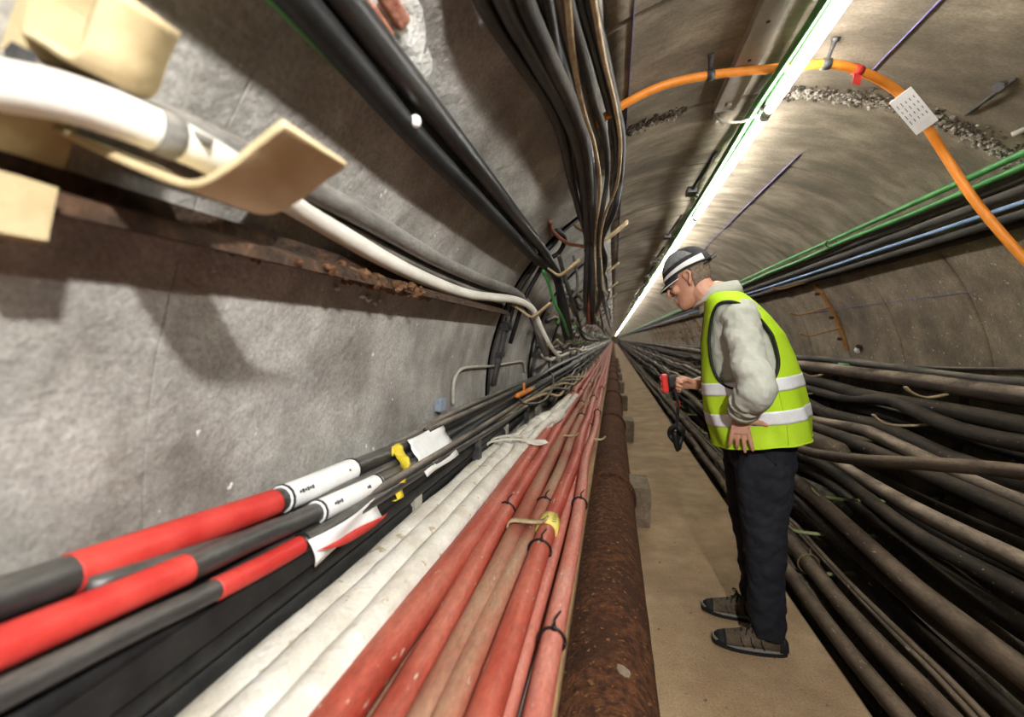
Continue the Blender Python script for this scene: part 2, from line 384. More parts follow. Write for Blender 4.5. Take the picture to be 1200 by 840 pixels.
# steel channel, green lamp cables and clips beside the lamps
def ceil_off(px, py, off): return wall(px, py, off)
p = wall(893, 40, .03); tch = ang(p)
t = thing('steel_channel', 'perforated galvanised steel channel fixed to the crown beside the lamps', 'channel', cyl(tch, .2, .03))
for (ya, yb, nm) in ((.2, 1.93, 'web'),):
    c = cyl(tch, (ya+yb)/2, .02); nrm = Vector((-math.sin(tch), 0, -math.cos(tch))); bt = Vector((math.cos(tch), 0, -math.sin(tch)))
    mk('web', *box(c + nrm*.008, (.072, yb-ya, .005), (bt, Vector((0, 1, 0)), nrm)), galv, t, False)
    for s in (-1, 1): mk('flange', *box(c + bt*(s*.036) + nrm*-.008, (.004, yb-ya, .034), (bt, Vector((0, 1, 0)), nrm)), galv, t, False)
    for yy in (.9, 1.15, 1.33, 1.42, 1.6, 1.68): mk('bolt_hole', *sweep([c*1 + nrm*.0105 + Vector((0, yy-c.y, 0)), c + nrm*.012 + Vector((0, yy-c.y, 0))], .006, 8), black_clean, t)
    mk('end_bolt', *sweep([c + nrm*.01 + Vector((0, .80, 0)), c + nrm*.022 + Vector((0, .80, 0))], .012, 6), galv, t, False)
tag(mk('light_bracket', *merge([sweep(spline([cyl(tch-.02, 1.97, .0), cyl(tch-.02, 1.95, .04), cyl(tch, 1.93, .07), cyl(tch+.05, 1.94, .075), Vector((LX-.03, 1.95, LZ+.02)), Vector((LX, 1.95, LZ+.035))], 6), .006, 6), sweep([cyl(tch-.02, 1.985, .0), cyl(tch-.02, 1.96, .05)], .011, 8)]), galv), 'bent metal lamp bracket at the end of the steel channel', 'bracket')
for k, (dx, dz, r, lb) in enumerate(((-.045, .02, .011, 'upper green cable running beside the tube lamps'), (-.028, .035, .008, 'lower green cable tucked behind the tube lamps'))):
    P = run(LX+dx, LZ+dz, Y0+.2, 60, .012, 1.5, .4, .006, 40+k, r); cable('green_cable', P, r, green, lb)
for k, yy in enumerate((2.75, 3.9, 5.1, 6.3, 7.6, 9.0, 10.6, 12.4)):   # added dark loops and boxes standing in for wavy shadows beside the lamps
    P = spline([cyl(-.02, yy-.35, .01), Vector((LX-.10, yy-.18, LZ+.03)), Vector((LX-.13, yy, LZ-.01)), Vector((LX-.09, yy+.16, LZ+.025)), Vector((LX-.02, yy+.3, LZ+.03))], 6)
    t = thing('shadow_loop', '%s dark loop standing in for shadow under the crown, counted from the camera' % ('first second third fourth fifth sixth seventh eighth'.split()[k]), 'shadow stand-in', P[0], 'dark loops standing in for shadow')
    mk('wire', *sweep(P, .009, 8), black_dusty, t); mk('junction_box', *box(P[12], (.05, .09, .03)), dark_steel, t, False)

# the flood lamp's housing and yoke (behind the camera)
ax = (SPOT_AIM - SPOT).normalized(); g = thing('flood_lamp', 'flood lamp clamped to the crown behind the camera', 'lamp', SPOT)
mk('reflector', *sweep([SPOT - ax*.12, SPOT - ax*.07, SPOT - ax*.05], [.03, .055, .07], 16), lamp_body, g); mk('yoke', *sweep([SPOT - ax*.1, SPOT + Vector((0, -.08, .06)), Vector((SPOT.x, SPOT.y-.06, CZ+R-.01))], .008, 8), galv, g)
sp.parent = g; sp.location = (0, 0, 0)

# ------------------------------------------------------------------ orange cable over the crown
OY = 1.66
pts = []
for px, py, off in ((690, 152, .025), (725, 126, .025), (775, 101, .03), (832, 88, .04), (900, 81, .05), (968, 75, .05), (1010, 84, .05), (1050, 106, .05)):
    pts.append(wall(px, py, off))
last = pts[-1]
pts += [wall(1080, 140, .08), aty(1108, 183, 1.83), aty(1140, 232, 1.80), aty(1175, 275, 1.76), aty(1215, 318, 1.72), aty(1262, 360, 1.66), aty(1320, 420, 1.6)]
OP = spline([keep_in(p, .02) for p in pts], 8)
ot = thing('orange_cable', 'bright orange cable looped across the tunnel crown', 'cable', OP[0])
mk('sheath', *sweep(OP, .0135, 12), orange, ot)
def near_px(P, px): return min(range(len(P)), key=lambda i: abs(proj(P[i])[0]-px))
for px in (833, 968):
    i = near_px(OP, px); p = OP[i]; ax = OP[i+1]-OP[i-1]; t = ang(p); top = cyl(t, p.y-.05, 0)
    g = thing('saddle_clamp', 'black saddle clamp holding the orange cable %s' % ('left of the lamps' if px < 900 else 'right of the lamps'), 'clamp', p)
    mk('band', *sweep([p - ax.normalized()*.012, p + ax.normalized()*.012], .0165, 12), dark_steel, g)
    mk('stem', *sweep([p, p.lerp(top, .5), top], [.006, .006, .009], 8), dark_steel, g)
    mk('bolt_head', *sweep([top, top + (p-top)*.12], .012, 6), dark_steel, g, False)
i = near_px(OP, 1004); p = OP[i]; ax = (OP[i+1]-OP[i-1]).normalized()
g = thing('red_tape_flag', 'red tape flag wrapped round the orange cable', 'tape', p)
mk('wrap', *sweep([p-ax*.014, p+ax*.014], .0155, 12), red_tape, g)
dn = Vector((0, -.2, -1)).normalized()
V, Fc = strip([p + dn*.01, p + dn*.03 + Vector((-.003, 0, 0)), p + dn*.05 + Vector((-.008, 0, 0))], ax*.028, .0012); mk('tail', [v - ax*.014 for v in V], Fc, red_tape, g, False)
ia, ib = near_px(OP, 1050), near_px(OP, 1086); pa, pb = OP[ia], OP[ib]; ax = (pb-pa).normalized(); c = (pa+pb)/2
g = thing('cable_tag', 'white printed identification tag tied on the orange cable', 'tag', c)
nrm = (EYE - c); nrm = (nrm - ax*nrm.dot(ax)).normalized(); sd = ax.cross(nrm)
cc = c + nrm*.018
mk('plate', *box(cc, ((pb-pa).length*.86, .062, .003), (ax, sd, nrm)), label_white, g, False)
for k in range(5):
    for j in range(4): 
        ln = .026*random.uniform(.5, 1); mk('print_line', *box(cc + nrm*.002 + sd*(.022-.011*k) + ax*(-.045+.024*j), (ln*.7, .0022, .0008), (ax, sd, nrm)), grey_c, g, False)
for e in (-1, 1): mk('wire_tie', *sweep([c + ax*(e*.062) - ax*.006, c + ax*(e*.062) + ax*.006], .0165, 10), rope, g)
# broken strap and stud on the right of the crown
P = [wall(1132, 135, .004), wall(1150, 122, .012), wall(1166, 110, .016), wall(1178, 102, .012), wall(1190, 92, .004)]
t = thing('broken_strap', 'black broken steel strap on the lining above the green cables', 'strap', P[0])
mk('strap', *sweep(spline(P, 5), [.005+.004*math.sin(i*.6)**2 for i in range(21)], 6, flat=.5), dark_steel, t); mk('bolt', *sweep([wall(1170, 102, 0), wall(1170, 102, .022)], .014, 6), dark_steel, t, False)
t = thing('wall_stud', 'short grey stud poking from the lining at the right edge', 'stud', wall(1195, 155)); mk('shaft', *sweep([wall(1205, 150, .0), wall(1186, 158, .02)], .009, 8), galv, t); mk('washer', *sweep([wall(1206, 150, -.005), wall(1202, 152, .006)], .017, 10), dark_steel, t)

# ------------------------------------------------------------------ rusty water main
PX, PZ, PR = -.022, .2, .172
t = thing('rusty_pipe', 'thick rusty iron main lying along the left of the walkway', 'pipe', (PX, Y0+.2, 0))
V, Fc = [], []; ysl = ysteps(Y0+.2, Y1-1)
yy = Y0 + .2; ysl = []
while yy < Y1-1: ysl.append(yy); yy += .05 + .03*max(0, yy)
n = 40
for y in ysl:
    for k in range(n):
        a = 2*math.pi*k/n; r = PR + .0025*noise.noise((math.cos(a)*6, y*9, math.sin(a)*6)) + .0015*noise.noise((math.cos(a)*16, y*25, math.sin(a)*16))
        V.append((PX + r*math.cos(a), y, PZ + r*math.sin(a)))
for i in range(len(ysl)-1):
    for k in range(n): Fc.append((i*n+k, i*n+(k+1) % n, (i+1)*n+(k+1) % n, (i+1)*n+k))
mk('barrel', V, Fc, rust, t)
sp_ = [v for v in [atz(728, 793, PZ+PR*.82)]][0]; a0 = math.atan2(sp_.z-PZ, sp_.x-PX); V, Fc = [], []
for i in range(5):
    for k in range(16):
        q = i/4*(1+.4*noise.noise((math.cos(k*.39)*2, math.sin(k*.39)*2, 1))); a = a0 + .13*q*math.cos(k*math.pi/8); V.append((PX + (PR+.003*(1-i/4)+.001*(i < 4))*math.cos(a), sp_.y + .022*q*math.sin(k*math.pi/8), PZ + (PR+.003*(1-i/4)+.001*(i < 4))*math.sin(a)))
for i in range(4):
    for k in range(16): Fc.append((i*16+k, i*16+(k+1) % 16, i*16+16+(k+1) % 16, i*16+16+k))
mk('mortar_splash', V, Fc, cement_block, t)
def collar(y, hw=.035, dr=.022):
    rows = [(-hw, PR-.003), (-hw, PR+dr*.8), (-hw*.7, PR+dr), (hw*.2, PR+dr), (hw*.5, PR+dr*.45), (hw*2.2, PR+dr*.35), (hw*2.6, PR-.003)]
    V = []; Fc = []; n = 40
    for dy, r in rows:
        for k in range(n): a = 2*math.pi*k/n; V.append((PX + r*math.cos(a), y+dy, PZ + r*math.sin(a)))
    for i in range(len(rows)-1):
        for k in range(n): Fc.append((i*n+k, i*n+(k+1) % n, (i+1)*n+(k+1) % n, (i+1)*n+k))
    mk('collar', V, Fc, rust, t)
CY = [3.35, 6.1, 8.8, 11.5, 14.2, 17, 20, 23, 26]
for y in CY: collar(y)
ordn = 'nearest second third fourth fifth sixth seventh eighth ninth'.split()
for k, y in enumerate([.35] + CY):
    yb = y + .17
    b = thing('pipe_cradle', '%s cement cradle block under the rusty pipe, counted from the camera' % ([''] + ordn)[k] if k else 'cement cradle block under the rusty pipe below the camera', 'block', (PX, yb, 0))
    # block with a round saddle for the pipe
    prof = [(-.19, .002), (.27, .002), (.275, .25), (.262, .285), (PR*.98 - PX*0 + .012, .29)]
    for i in range(9):
        a = math.radians(30) - math.radians(240)*i/8; prof.append((PX + (PR+.004)*math.cos(a), PZ + (PR+.004)*math.sin(a)))
    prof += [(-.21, .29)]
    V = [(x, yb+s*.17, z) for s in (-1, 1) for x, z in prof]; n = len(prof)
    Fc = [tuple(range(n)), tuple(range(2*n-1, n-1, -1))] + [(i, n+i, n+(i+1) % n, (i+1) % n) for i in range(n)]
    mk('saddle_block', V, Fc, cement_block, b, False)

# ------------------------------------------------------------------ left tray: red cables, white wrapped cables
def ground_run(cx, cz, r, seed, amp, P0=None, b=Y1):
    return run(cx, cz, Y0+.3, b, 0, 1.33, 0, amp, seed, r)
reds = [(-.437, .742, .039, red, 'leftmost thick red cable, lying against the white wrapped cables'),
        (-.371, .735, .030, red, 'second red cable from the white wrapped cables, black wire tie round it'),
        (-.313, .722, .031, red_dusty, 'dusty brownish red cable third from the white wrapped cables'),
        (-.255, .724, .030, red_dusty, 'dusty red cable left of the dark gap in the red row'),
        (-.196, .738, .030, red, 'bright red cable carrying the yellow label'),
        (-.163, .712, .018, pink, 'thin faded red cable sunk between two thicker red ones'),
        (-.133, .728, .024, pink, 'faded red cable nearest the rusty pipe')]
RP = []
for k, (x, z, r, m, lb) in enumerate(reds):
    P = run(x, z, Y0+.3, Y1, 0, 1.33, 0, .016, 3+k, r); 
    P = [Vector((p.x + .004*math.sin(p.y*1.1+k) - .0*p.y, p.y, p.z)) for p in P]; RP.append(P)
    cable('red_cable', P, r, m, lb, n=14, group='red cables on the left tray')
for k, (x, z, r, m) in enumerate(((-.40, .668, .036, brick_c), (-.33, .652, .034, brick_c), (-.27, .650, .034, red_dusty), (-.20, .654, .036, brick_c))):
    cable('red_cable', run(x, z, Y0+.3, Y1, 0, 1.33, 0, .012, 23+k, r), r, m, '%s brownish red cable in the layer below, counted from the white cables' % 'first second third fourth'.split()[k], group='lower red cables on the left tray')
tag(mk('timber_board', *box((-.125, 28, .68), (.06, 60, .03)), timber, None, False), 'timber edge board under the faded red cables', 'board')
# the white cables: bound with cloth near the camera, joints further on
def wrapped(P, r, seed, n=18):
    V, Fc = [], []
    for i, p in enumerate(P):
        for k in range(n):
            a = 2*math.pi*k/n; q = r*(1 + .10*noise.noise((math.cos(a)*1.6, p.y*5+seed, math.sin(a)*1.6)) + .05*noise.noise((math.cos(a)*4, p.y*22+seed, math.sin(a)*4)))
            V.append(p + Vector((q*math.cos(a), 0, q*math.sin(a)*.85)))
    m = len(P)
    for i in range(m-1):
        for k in range(n): Fc.append((i*n+k, i*n+(k+1) % n, (i+1)*n+(k+1) % n, (i+1)*n+k))
    Fc += [tuple(range(n)), tuple((m-1)*n+k for k in range(n-1, -1, -1))]
    return V, Fc
for k, (x, z, r, lb) in enumerate(((-.612, .752, .050, 'thick white cloth-wrapped cable nearest the wall'), (-.552, .770, .040, 'white cloth-wrapped cable between two others'), (-.483, .776, .034, 'stained white wrapped cable beside the red row'))):
    P = []
    for i in range(120):
        y = -1 + 3.35*i/119; P.append(Vector((x + .006*noise.noise((y*2, k, 0)), y, z + .006*noise.noise((y*2, k+9, 0)))))
    g = thing('wrapped_cable', lb, 'cable', P[0], 'white wrapped cables on the left tray')
    mk('wrapping', *wrapped(P, r, k*7), cloth_white, g)
    # split into cores with taped joints beyond the strap
    for j in range(2):
        xe = x + (.10, .06, .06)[k] + .045*j; ze = z + (.0, .03)[j]
        Q = spline([P[-4] + Vector(((j-.5)*.03, 0, 0)), P[-1] + Vector(((j-.5)*.05, .2, .01)), Vector(((x+xe)/2, 2.9, ze)), Vector((xe, 3.4, ze)), Vector((xe + .02, 4.3+.25*j, ze-.005))], 8)
        mk('core', *sweep(Q, .021, 10), cloth_white, g)
        c = Q[17 + 3*j + k]; d = (Q[20+3*j]-Q[16+3*j]).normalized()
        mk('joint_tape', *sweep([c - d*.16, c - d*.14, c, c + d*.12, c + d*.15], [.022, .038, .045, .038, .023], 12), cloth_white, g)
# cloth strap that binds the white cables
t = thing('cloth_strap', 'pale cloth strap tied across the white wrapped cables', 'strap', (-.56, 2.36, .8))
for dy, dz in ((0, 0), (.07, .006)):
    P = spline([Vector((-.672, 2.33+dy, .765)), Vector((-.652, 2.34+dy, .80)), Vector((-.612, 2.36+dy, .811+dz)), Vector((-.552, 2.37+dy, .818+dz)), Vector((-.483, 2.38+dy*.6, .818+dz)), Vector((-.447, 2.40, .80+dz)), Vector((-.405, 2.44+dy, .783)), Vector((-.37, 2.56, .772))], 6)
    mk('band', *sweep(P, .016, 8, flat=.35), cloth_white, t)

# ties, cream arm tips and the yellow label on the red row
def at_run(P, y): return min(P, key=lambda p: abs(p.y-y))
def tie_on(k, py_px, label, r=None, extra=0):
    r = reds[k][2]; d = None
    P = RP[k]; best = min((p for p in P if p.y > .3), key=lambda p: abs(proj(p)[1]-py_px)); 
    return ring_tie(best, (0, 1, 0), r+.004, label=label)
tie_on(1, 608, 'black wire tie round the second red cable'); tie_on(4, 652, 'black cable tie below the yellow label'); tie_on(6, 762, 'black cable tie on the faded red cable nearest the pipe')
tie_on(3, 598, 'thin black tie round the dusty red cable'); tie_on(6, 585, 'small black tie on the faded red cable, further along')
for nth, (k, y) in zip('first second third fourth fifth sixth seventh eighth ninth'.split(), ((5, 3.4), (3, 3.6), (6, 4.0), (0, 4.2), (2, 4.6), (4, 4.9), (1, 5.3), (6, 5.6), (2, 6.4))):
    p = at_run(RP[k], y); ring_tie(p, (0, 1, 0), reds[k][2]+.004, label='%s in distance of the dark ties far along the red cables' % nth).__setitem__('group', 'far ties on the red cables')
P = [p for p in RP[4] if p.y > .3]
pa = min(P, key=lambda p: abs(proj(p)[1]-622)); pb = pa + Vector((0, .09, 0))
g = thing('cable_label', 'yellow label wrapped round the bright red cable', 'label', pa); mk('wrap', *sweep([pa, pb], .0365, 14), yellow_lab, g)
for j in range(4): mk('print_line', *box(pa + Vector((.018, .018*j+.015, .0325)), (.024, .006, .001)), mat('faint print', (.35,.30,.08)), g, False)
def arm(y, tips, label):
    """support arm under the left tray with the cream finger tips that show between the cables"""
    g = thing('tray_arm', label, 'bracket', (-.7, y, .6), 'brackets under the left tray')
    zt = .60
    mk('arm', *box((-.43, y, zt), (.60, .05, .03)), dark_steel, g, False)
    mk('post', *box((wallx(.72, -1, .045), y, .72), (.05, .06, .42)), galv, g, False)
    for x0, x1, z in tips:
        mk('finger', *strip(spline([(x0, y, .66), (x0+.004, y, z-.03), (x0+.014, y, z), ((x0+x1)/2, y, z+.002), (x1-.02, y, z+.006), (x1, y, z+.022)], 4), (0, .028, 0), .006), cream_dirty, g, True)
arm(1.42, ((-.335, -.20, .762),), 'near tray bracket with a cream finger showing between the red cables')
for k, (y, tips) in enumerate(((2.75, ((-.31, -.2, .765), (-.12, -.04, .75))), (4.1, ((-.3, -.19, .765),)), (5.4, ((-.3, -.2, .765),)), (6.7, ()), (8., ()))):
    arm(y, tips, '%s tray bracket along the red cables, counted from the near one' % 'second third fourth fifth sixth'.split()[k])

# ------------------------------------------------------------------ left rack: black cables with sleeves
def px_path(pts, per=8): return spline([keep_in(wall(px, py, off), .03) for px, py, off in pts], per)
def continue_run(P, b=Y1, seed=0, amp=.02, dx=0, r=.02):
    e = P[-1]; out = list(P)
    for y in ysteps(e.y+.15, b):
        k = min(1, (y-e.y)/2)
        out.append(keep_in(Vector((e.x + dx*k + k*amp*noise.noise((y*.8+seed, 2, 1)), y, e.z + k*amp*noise.noise((y*.8+seed, 5, 8)))), r+.004))
    return out
def lead_in(P, y=-.6):
    d = (P[0]-P[1]).normalized(); return [keep_in(P[0] + d*(k*.12), .03) for k in (6, 4.5, 3, 1.5)] + P
left_black = [
 ([(5,700,.055),(85,672,.055),(200,631,.055),(325,587,.055),(410,551,.055),(475,523,.06),(545,488,.06),(602,459,.065),(650,430,.07)], .026, 'uppermost black cable with the long red sleeve, along the left wall'),
 ([(5,757,.10),(215,668,.10),(300,630,.10),(380,596,.10),(480,546,.10),(560,502,.10),(612,472,.10),(655,442,.10)], .022, 'second black cable with a red sleeve and white label sleeve'),
 ([(5,812,.12),(150,740,.12),(250,692,.12),(345,642,.12),(440,585,.125),(520,535,.125),(600,487,.125),(655,450,.125)], .017, 'third black cable, red taped below the white labels'),
 ([(100,690,.08),(330,615,.08),(400,575,.08),(480,535,.085),(560,490,.085),(625,452,.085),(660,432,.09)], .016, 'thin black cable tucked behind the red sleeves'),
 ([(300,602,.035),(370,572,.035),(430,543,.04),(480,512,.04),(540,480,.04),(590,458,.045),(640,436,.05),(670,420,.05)], .014, 'thin dusty black cable lying highest beside the wall'),
 ([(230,690,.075),(340,632,.085),(420,588,.11),(470,558,.135),(530,522,.14),(590,484,.14),(640,452,.14),(670,433,.14)], .013, 'thin black cable along the outer edge of the left rack'),
 ([(500,505,.075),(560,478,.08),(610,455,.08),(650,438,.08),(680,419,.08)], .015, 'dusty grey-black cable in the middle of the left rack')]
LB = []
for k, (pts, r, lb) in enumerate(left_black):
    P = px_path(pts)
    if k < 3: P = lead_in(P)
    P = continue_run(P, 60, k*5.1, .03, 0, r); LB.append((P, r))
    cable('black_cable', P, r, black if k < 4 else black_dusty, lb, n=12, group='black cables on the left wall rack')
def sleeve(name, k, x0, x1, m, label, cat, dr=.002, ends=True, printed=None):
    P, r = LB[k]; Q = sub(P, x0, x1)
    g = thing(name, label, cat, Q[0]); mk('sleeve', *sweep(Q, r+dr, 14), m, g)
    if ends and m is label_white:
        for e in (1, -2):
            a = Q[e]; d = (Q[2]-Q[0]).normalized(); mk('tie', *sweep([a-d*.003, a+d*.003], r+dr+.002, 14), tie, g)
    if printed:
        n = len(Q)
        for f, cnt in printed:
            i = max(1, min(n-2, int(n*f))); d = (Q[i+1]-Q[i-1]).normalized(); nr = (EYE - Q[i]); nr = (nr - d*nr.dot(d)).normalized(); sd = d.cross(nr)
            for j in range(cnt):
                mk('printed_letter', *box(Q[i] + nr*(r+dr) + d*(.0085*(j-cnt/2)) , (.0055, .006+.003*(j % 2), .0012), (d, sd, nr)), print_m, g, False)
    return g
LBd = []
for P, r in LB:                      # denser copies of the paths, so that sleeves end where they should
    near = [p for p in P if p.y < 3.2]; LBd.append(spline(near[::2], 12))
LB_full = LB; LB = [(LBd[i], LB_full[i][1]) for i in range(len(LBd))]
sleeve('red_sleeve', 0, 80, 321, red_tape, 'long red sleeve on the uppermost black cable', 'sleeve')
sleeve('red_sleeve', 1, -60, 219, red_tape, 'red sleeve on the second black cable, running out of frame', 'sleeve')
sleeve('red_sleeve', 2, 252, 352, red_tape, 'crumpled red tape on the third black cable', 'sleeve')
sleeve('label_sleeve', 0, 328, 413, label_white, 'large white label sleeve next to the long red sleeve', 'label', .004, True, ((.22, 6), (.82, 1)))
sleeve('label_sleeve', 1, 368, 442, label_white, 'narrow white label sleeve on the second black cable', 'label', .004, True, ((.28, 4), (.75, 2)))
def wrap_sheet(name, k, x0, x1, wid, m, label, cat, lift=.004, droop=0):
    """a sheet of paper bent over the cables of the rack"""
    Q = sub(LB[k][0], x0, x1); Q = [Q[int(i*(len(Q)-1)/9)] for i in range(10)]
    V, Fc = [], []; n = 9
    for i, p in enumerate(Q):
        d = (Q[min(i+1, 9)] - Q[max(i-1, 0)]).normalized(); nr = Vector((CX-p.x, 0, CZ-p.z)).normalized(); s = d.cross(nr).normalized()
        if s.z > 0: s = -s
        for j in range(n):
            f = j/(n-1); a = f*wid - .03
            V.append(p + nr*(LB[k][1] + lift + .004*math.sin(j*1.9+i*.7) + a*.55) + s*a + Vector((0, 0, -droop*f*f)))
    for i in range(9):
        for j in range(n-1): a = i*n+j; Fc.append((a, a+1, a+n+1, a+n))
    o = mk(name, V, Fc, m); md = o.modifiers.new('solid', 'SOLIDIFY'); md.thickness = .0012; tag(o, label, cat); return o
wrap_sheet('paper_label', 0, 468, 512, .12, label_white, 'white paper label folded over the black cables', 'label', .017)
wrap_sheet('yellow_tape', 0, 450, 463, .10, yellow, 'yellow tape laid across the black cables beside the paper label', 'tape', .013)
# hanging white tag and loose yellow tape end
Q = sub(LB[2][0], 350, 438); d = (Q[-1]-Q[0]); dn = Vector((.15, 0, -1)).normalized()
g = thing('hanging_tag', 'white tag hanging open below the third black cable', 'tag', Q[0])
V, Fc = [], []
for i in range(9):
    p = Q[0] + d*(i/8)
    for j in range(5): f = j/4; V.append(p + Vector((.02, 0, .012)) + dn*(.055*f) + Vector((.012*math.sin(f*2.5+i*.5), 0, 0)))
for i in range(8):
    for j in range(4): a = i*5+j; Fc.append((a, a+1, a+6, a+5))
o = mk('tag_sheet', V, Fc, label_white, g); o.modifiers.new('s', 'SOLIDIFY').thickness = .0012
mk('tag_tie', *sweep([Q[1]-d*.01, Q[1]+d*.02], LB[2][1]+.005, 12), tie, g)
V = [Q[0] + d*f + Vector((.024 + .004*math.sin(f*9), 0, 0)) + dn*(.008+.022*math.sin(f*math.pi)*s + .02*f) for s in (0, 1) for f in [i/8 for i in range(9)]]
V = [v + Vector((.014, 0, 0)) for v in V]; Fc = [(i, i+1, 10+i, 9+i) for i in range(8)]
o = mk('red_strip', V, Fc, red_tape, g); o.modifiers.new('s', 'SOLIDIFY').thickness = .001
p = wall(464, 572, .13); 
o = mk('loose_tape', *strip(spline([p + Vector((0, 0, .03)), p + Vector((.006, .01, .01)), p + Vector((-.002, 0, -.012)), p + Vector((.008, -.01, -.03)), p + Vector((-.006, -.012, -.034))], 5), (.006, .03, 0), .0012), yellow); tag(o, 'loose end of yellow tape hanging below the rack', 'tape')
# dark cables and rail under the rack; lowest cable added to darken the gap
for k, (x, z, r, lb) in enumerate(((-.665, .93, .036, 'upper thick black cable in the shade below the left rack'), (-.672, .85, .038, 'middle thick black cable in the shade below the left rack'), (-.683, .785, .034, 'lowest thick black cable, added to darken the gap beside the white wrapped cables'))):
    cable('black_cable', run(x, z, Y0+.3, 60, 0, 1.3, 0, .01, 60+k, r), r, black_clean, lb)
tag(mk('rack_rail', *box((-.635, 14, .90), (.014, 34, .05)), black_clean, None, False), 'dark steel rail along the left rack above the white cables', 'rail')
for k, y in enumerate((2.05, 3.3, 4.6, 6.0)):
    g = thing('rack_post', '%s grey rack post behind the white cables' % 'first second third fourth'.split()[k], 'post', (-.62, y, .7), 'posts of the left rack')
    mk('upright', *box((-.625, y, .80), (.03, .045, .28)), dark_steel, g, False); mk('foot', *box((-.65, y, .67), (.1, .05, .012)), dark_steel, g, False); mk('bolt', *sweep([Vector((-.612, y-.025, .86)), Vector((-.612, y-.032, .86))], .01, 6), dark_steel, g, False)

# ------------------------------------------------------------------ cable hangers on the left wall
def hook_profile(P, ln, dip, lip):
    a = Vector(P)
    return spline([a, a + Vector((ln*.28, 0, -dip*.55)), a + Vector((ln*.5, 0, -dip)), a + Vector((ln*.68, 0, -dip*.75)), a + Vector((ln, 0, lip))], 5)
def hanger(y, zs, ln, wd, pm, hm, label, z0, z1, th=.011, group='hangers on the left wall'):
    g = thing('cable_hanger', label, 'hanger', (wallx(z0, -1, 0), y, z0), group)
    prof = []
    for i in range(15):
        z = z0 + (z1-z0)*i/14; prof.append((wallx(z, -1, .012), y, z))
    mk('post', *strip(prof, (0, .055, 0), .022), pm, g, False)
    mk('post_flange', *strip(prof, (0, .006, 0), .034), pm, g, False)
    for i, z in enumerate(zs):
        L_ = ln[i] if isinstance(ln, (list, tuple)) else ln
        h = mk('hook', *strip(hook_profile((wallx(z, -1, .03), y-wd/2+.02, z), L_, L_*.32, L_*.02), (0, wd, 0), th), hm, g)
        mk('bolt', *sweep([Vector((wallx(z, -1, .034), y+.03, z)), Vector((wallx(z, -1, .05), y+.03, z))], .011, 6), galv, h, False)
    return g
# the near hanger, out of focus at the upper left
g = thing('cable_hanger', 'large cream steel cable hanger close to the camera at upper left', 'hanger', (-.6, .40, 1.3), 'hangers on the left wall')
A, B, C_, D, E_ = [aty(px, py, .385) for px, py in ((72, 150), (165, 192), (222, 210), (262, 192), (330, 138))]
prof = spline([A + Vector((-.03, 0, .01)), A, B, C_, D, D.lerp(E_, .5), E_], 5)
h = mk('hook', *strip(prof, (0, .105, 0), -.0085), cream, g); bevelled(h, .002)
xw = lambda z, o=.02: wallx(z, -1, o)
prof = [(xw(z, .014), .335, z) for z in (1.47, 1.5, 1.55, 1.6, 1.7, 1.8, 1.9)]
mk('post', *strip(prof, (0, .07, 0), .03), cream, g, False)
A2 = aty(-60, 20, .33)
pr2 = [aty(-90, -20, .335), aty(-20, 12, .335), aty(40, 38, .335), aty(86, 62, .335), aty(104, 20, .335), aty(122, -25, .335)]
mk('hook', *strip(spline(pr2, 4), (0, .07, 0), -.007), cream, g)
mk('side_plate', *merge([box(aty(15, 20, .36), (.13, .05, .075), (Vector((.93, 0, -.36)), Vector((0, 1, 0)), Vector((.36, 0, .93))))]), cream, g, False)
mk('side_plate', *box(aty(5, 236, .335), (.05, .05, .055), (Vector((.93, 0, -.3)).normalized(), Vector((0, 1, 0)), Vector((.3, 0, .93)).normalized())), cream, g, False)
mk('bolt', *sweep([Vector((xw(1.62, .05), .33, 1.62)), Vector((xw(1.62, .05), .318, 1.62))], .012, 6), dark_steel, g, False)
HY = 2.62
zs = [wall(640, 262, .02).z, wall(632, 312, .02).z, wall(604, 356, .02).z]
hanger(HY, [2.0, 1.80, 1.56], [.30, .25, .24], .075, dark_steel, cream_dirty, 'first dark cable hanger with cream hooks beyond the white cable', .92, 2.06)
ordl = 'second third fourth fifth sixth seventh eighth'.split()
for k, y in enumerate((4.0, 5.35, 6.7, 8.05, 9.4, 10.75, 12.1)):
    hanger(y, [2.0, 1.82, 1.6, 1.35], [.27, .24, .23, .2], .075, dark_steel, cream_dirty, '%s dark cable hanger with cream hooks along the left wall' % ordl[k], .92, 2.06)

# ------------------------------------------------------------------ cables on the upper left wall
def mixed(pts, per=8, r=.02): return spline([keep_in(aty(*q), r+.004) for q in pts], per)
WP = mixed([(-160,60,.22),(-40,92,.29),(90,118,.35),(210,165,.43),(290,208,.56),(345,240,.74),(420,288,1.08),(470,313,1.4),(520,332,1.8),(570,345,2.2),(606,352,2.56),(624,362,2.72),(634,384,2.85),(645,405,3.0),(655,417,3.3),(664,414,3.8),(672,409,4.6),(682,411,5.6)], 8, .022)
WP = continue_run(WP, 60, 3, .05, .05, .012)
rw = [.0225 if p.y < 2.5 else max(.012, .0225-(p.y-2.5)*.02) for p in WP]
cable('white_cable', WP, rw, white_c, 'thick white cable resting in the cream hanger, sagging along the left wall', n=14)
g = thing('cable_clip', 'grey clip on the white cable inside the cream hanger', 'clip', aty(190, 165, .42)); Q = sub(spline([p for p in WP if .1 < p.y < 1][::2], 10), 178, 205); mk('band', *sweep([Q[0], Q[len(Q)//2], Q[-1]], .0245, 12), grey_c, g); mk('tail', *sweep([Q[-1] + Vector((.01, 0, .01)), Q[-1] + Vector((.03, .02, .0))], .006, 6), grey_c, g)
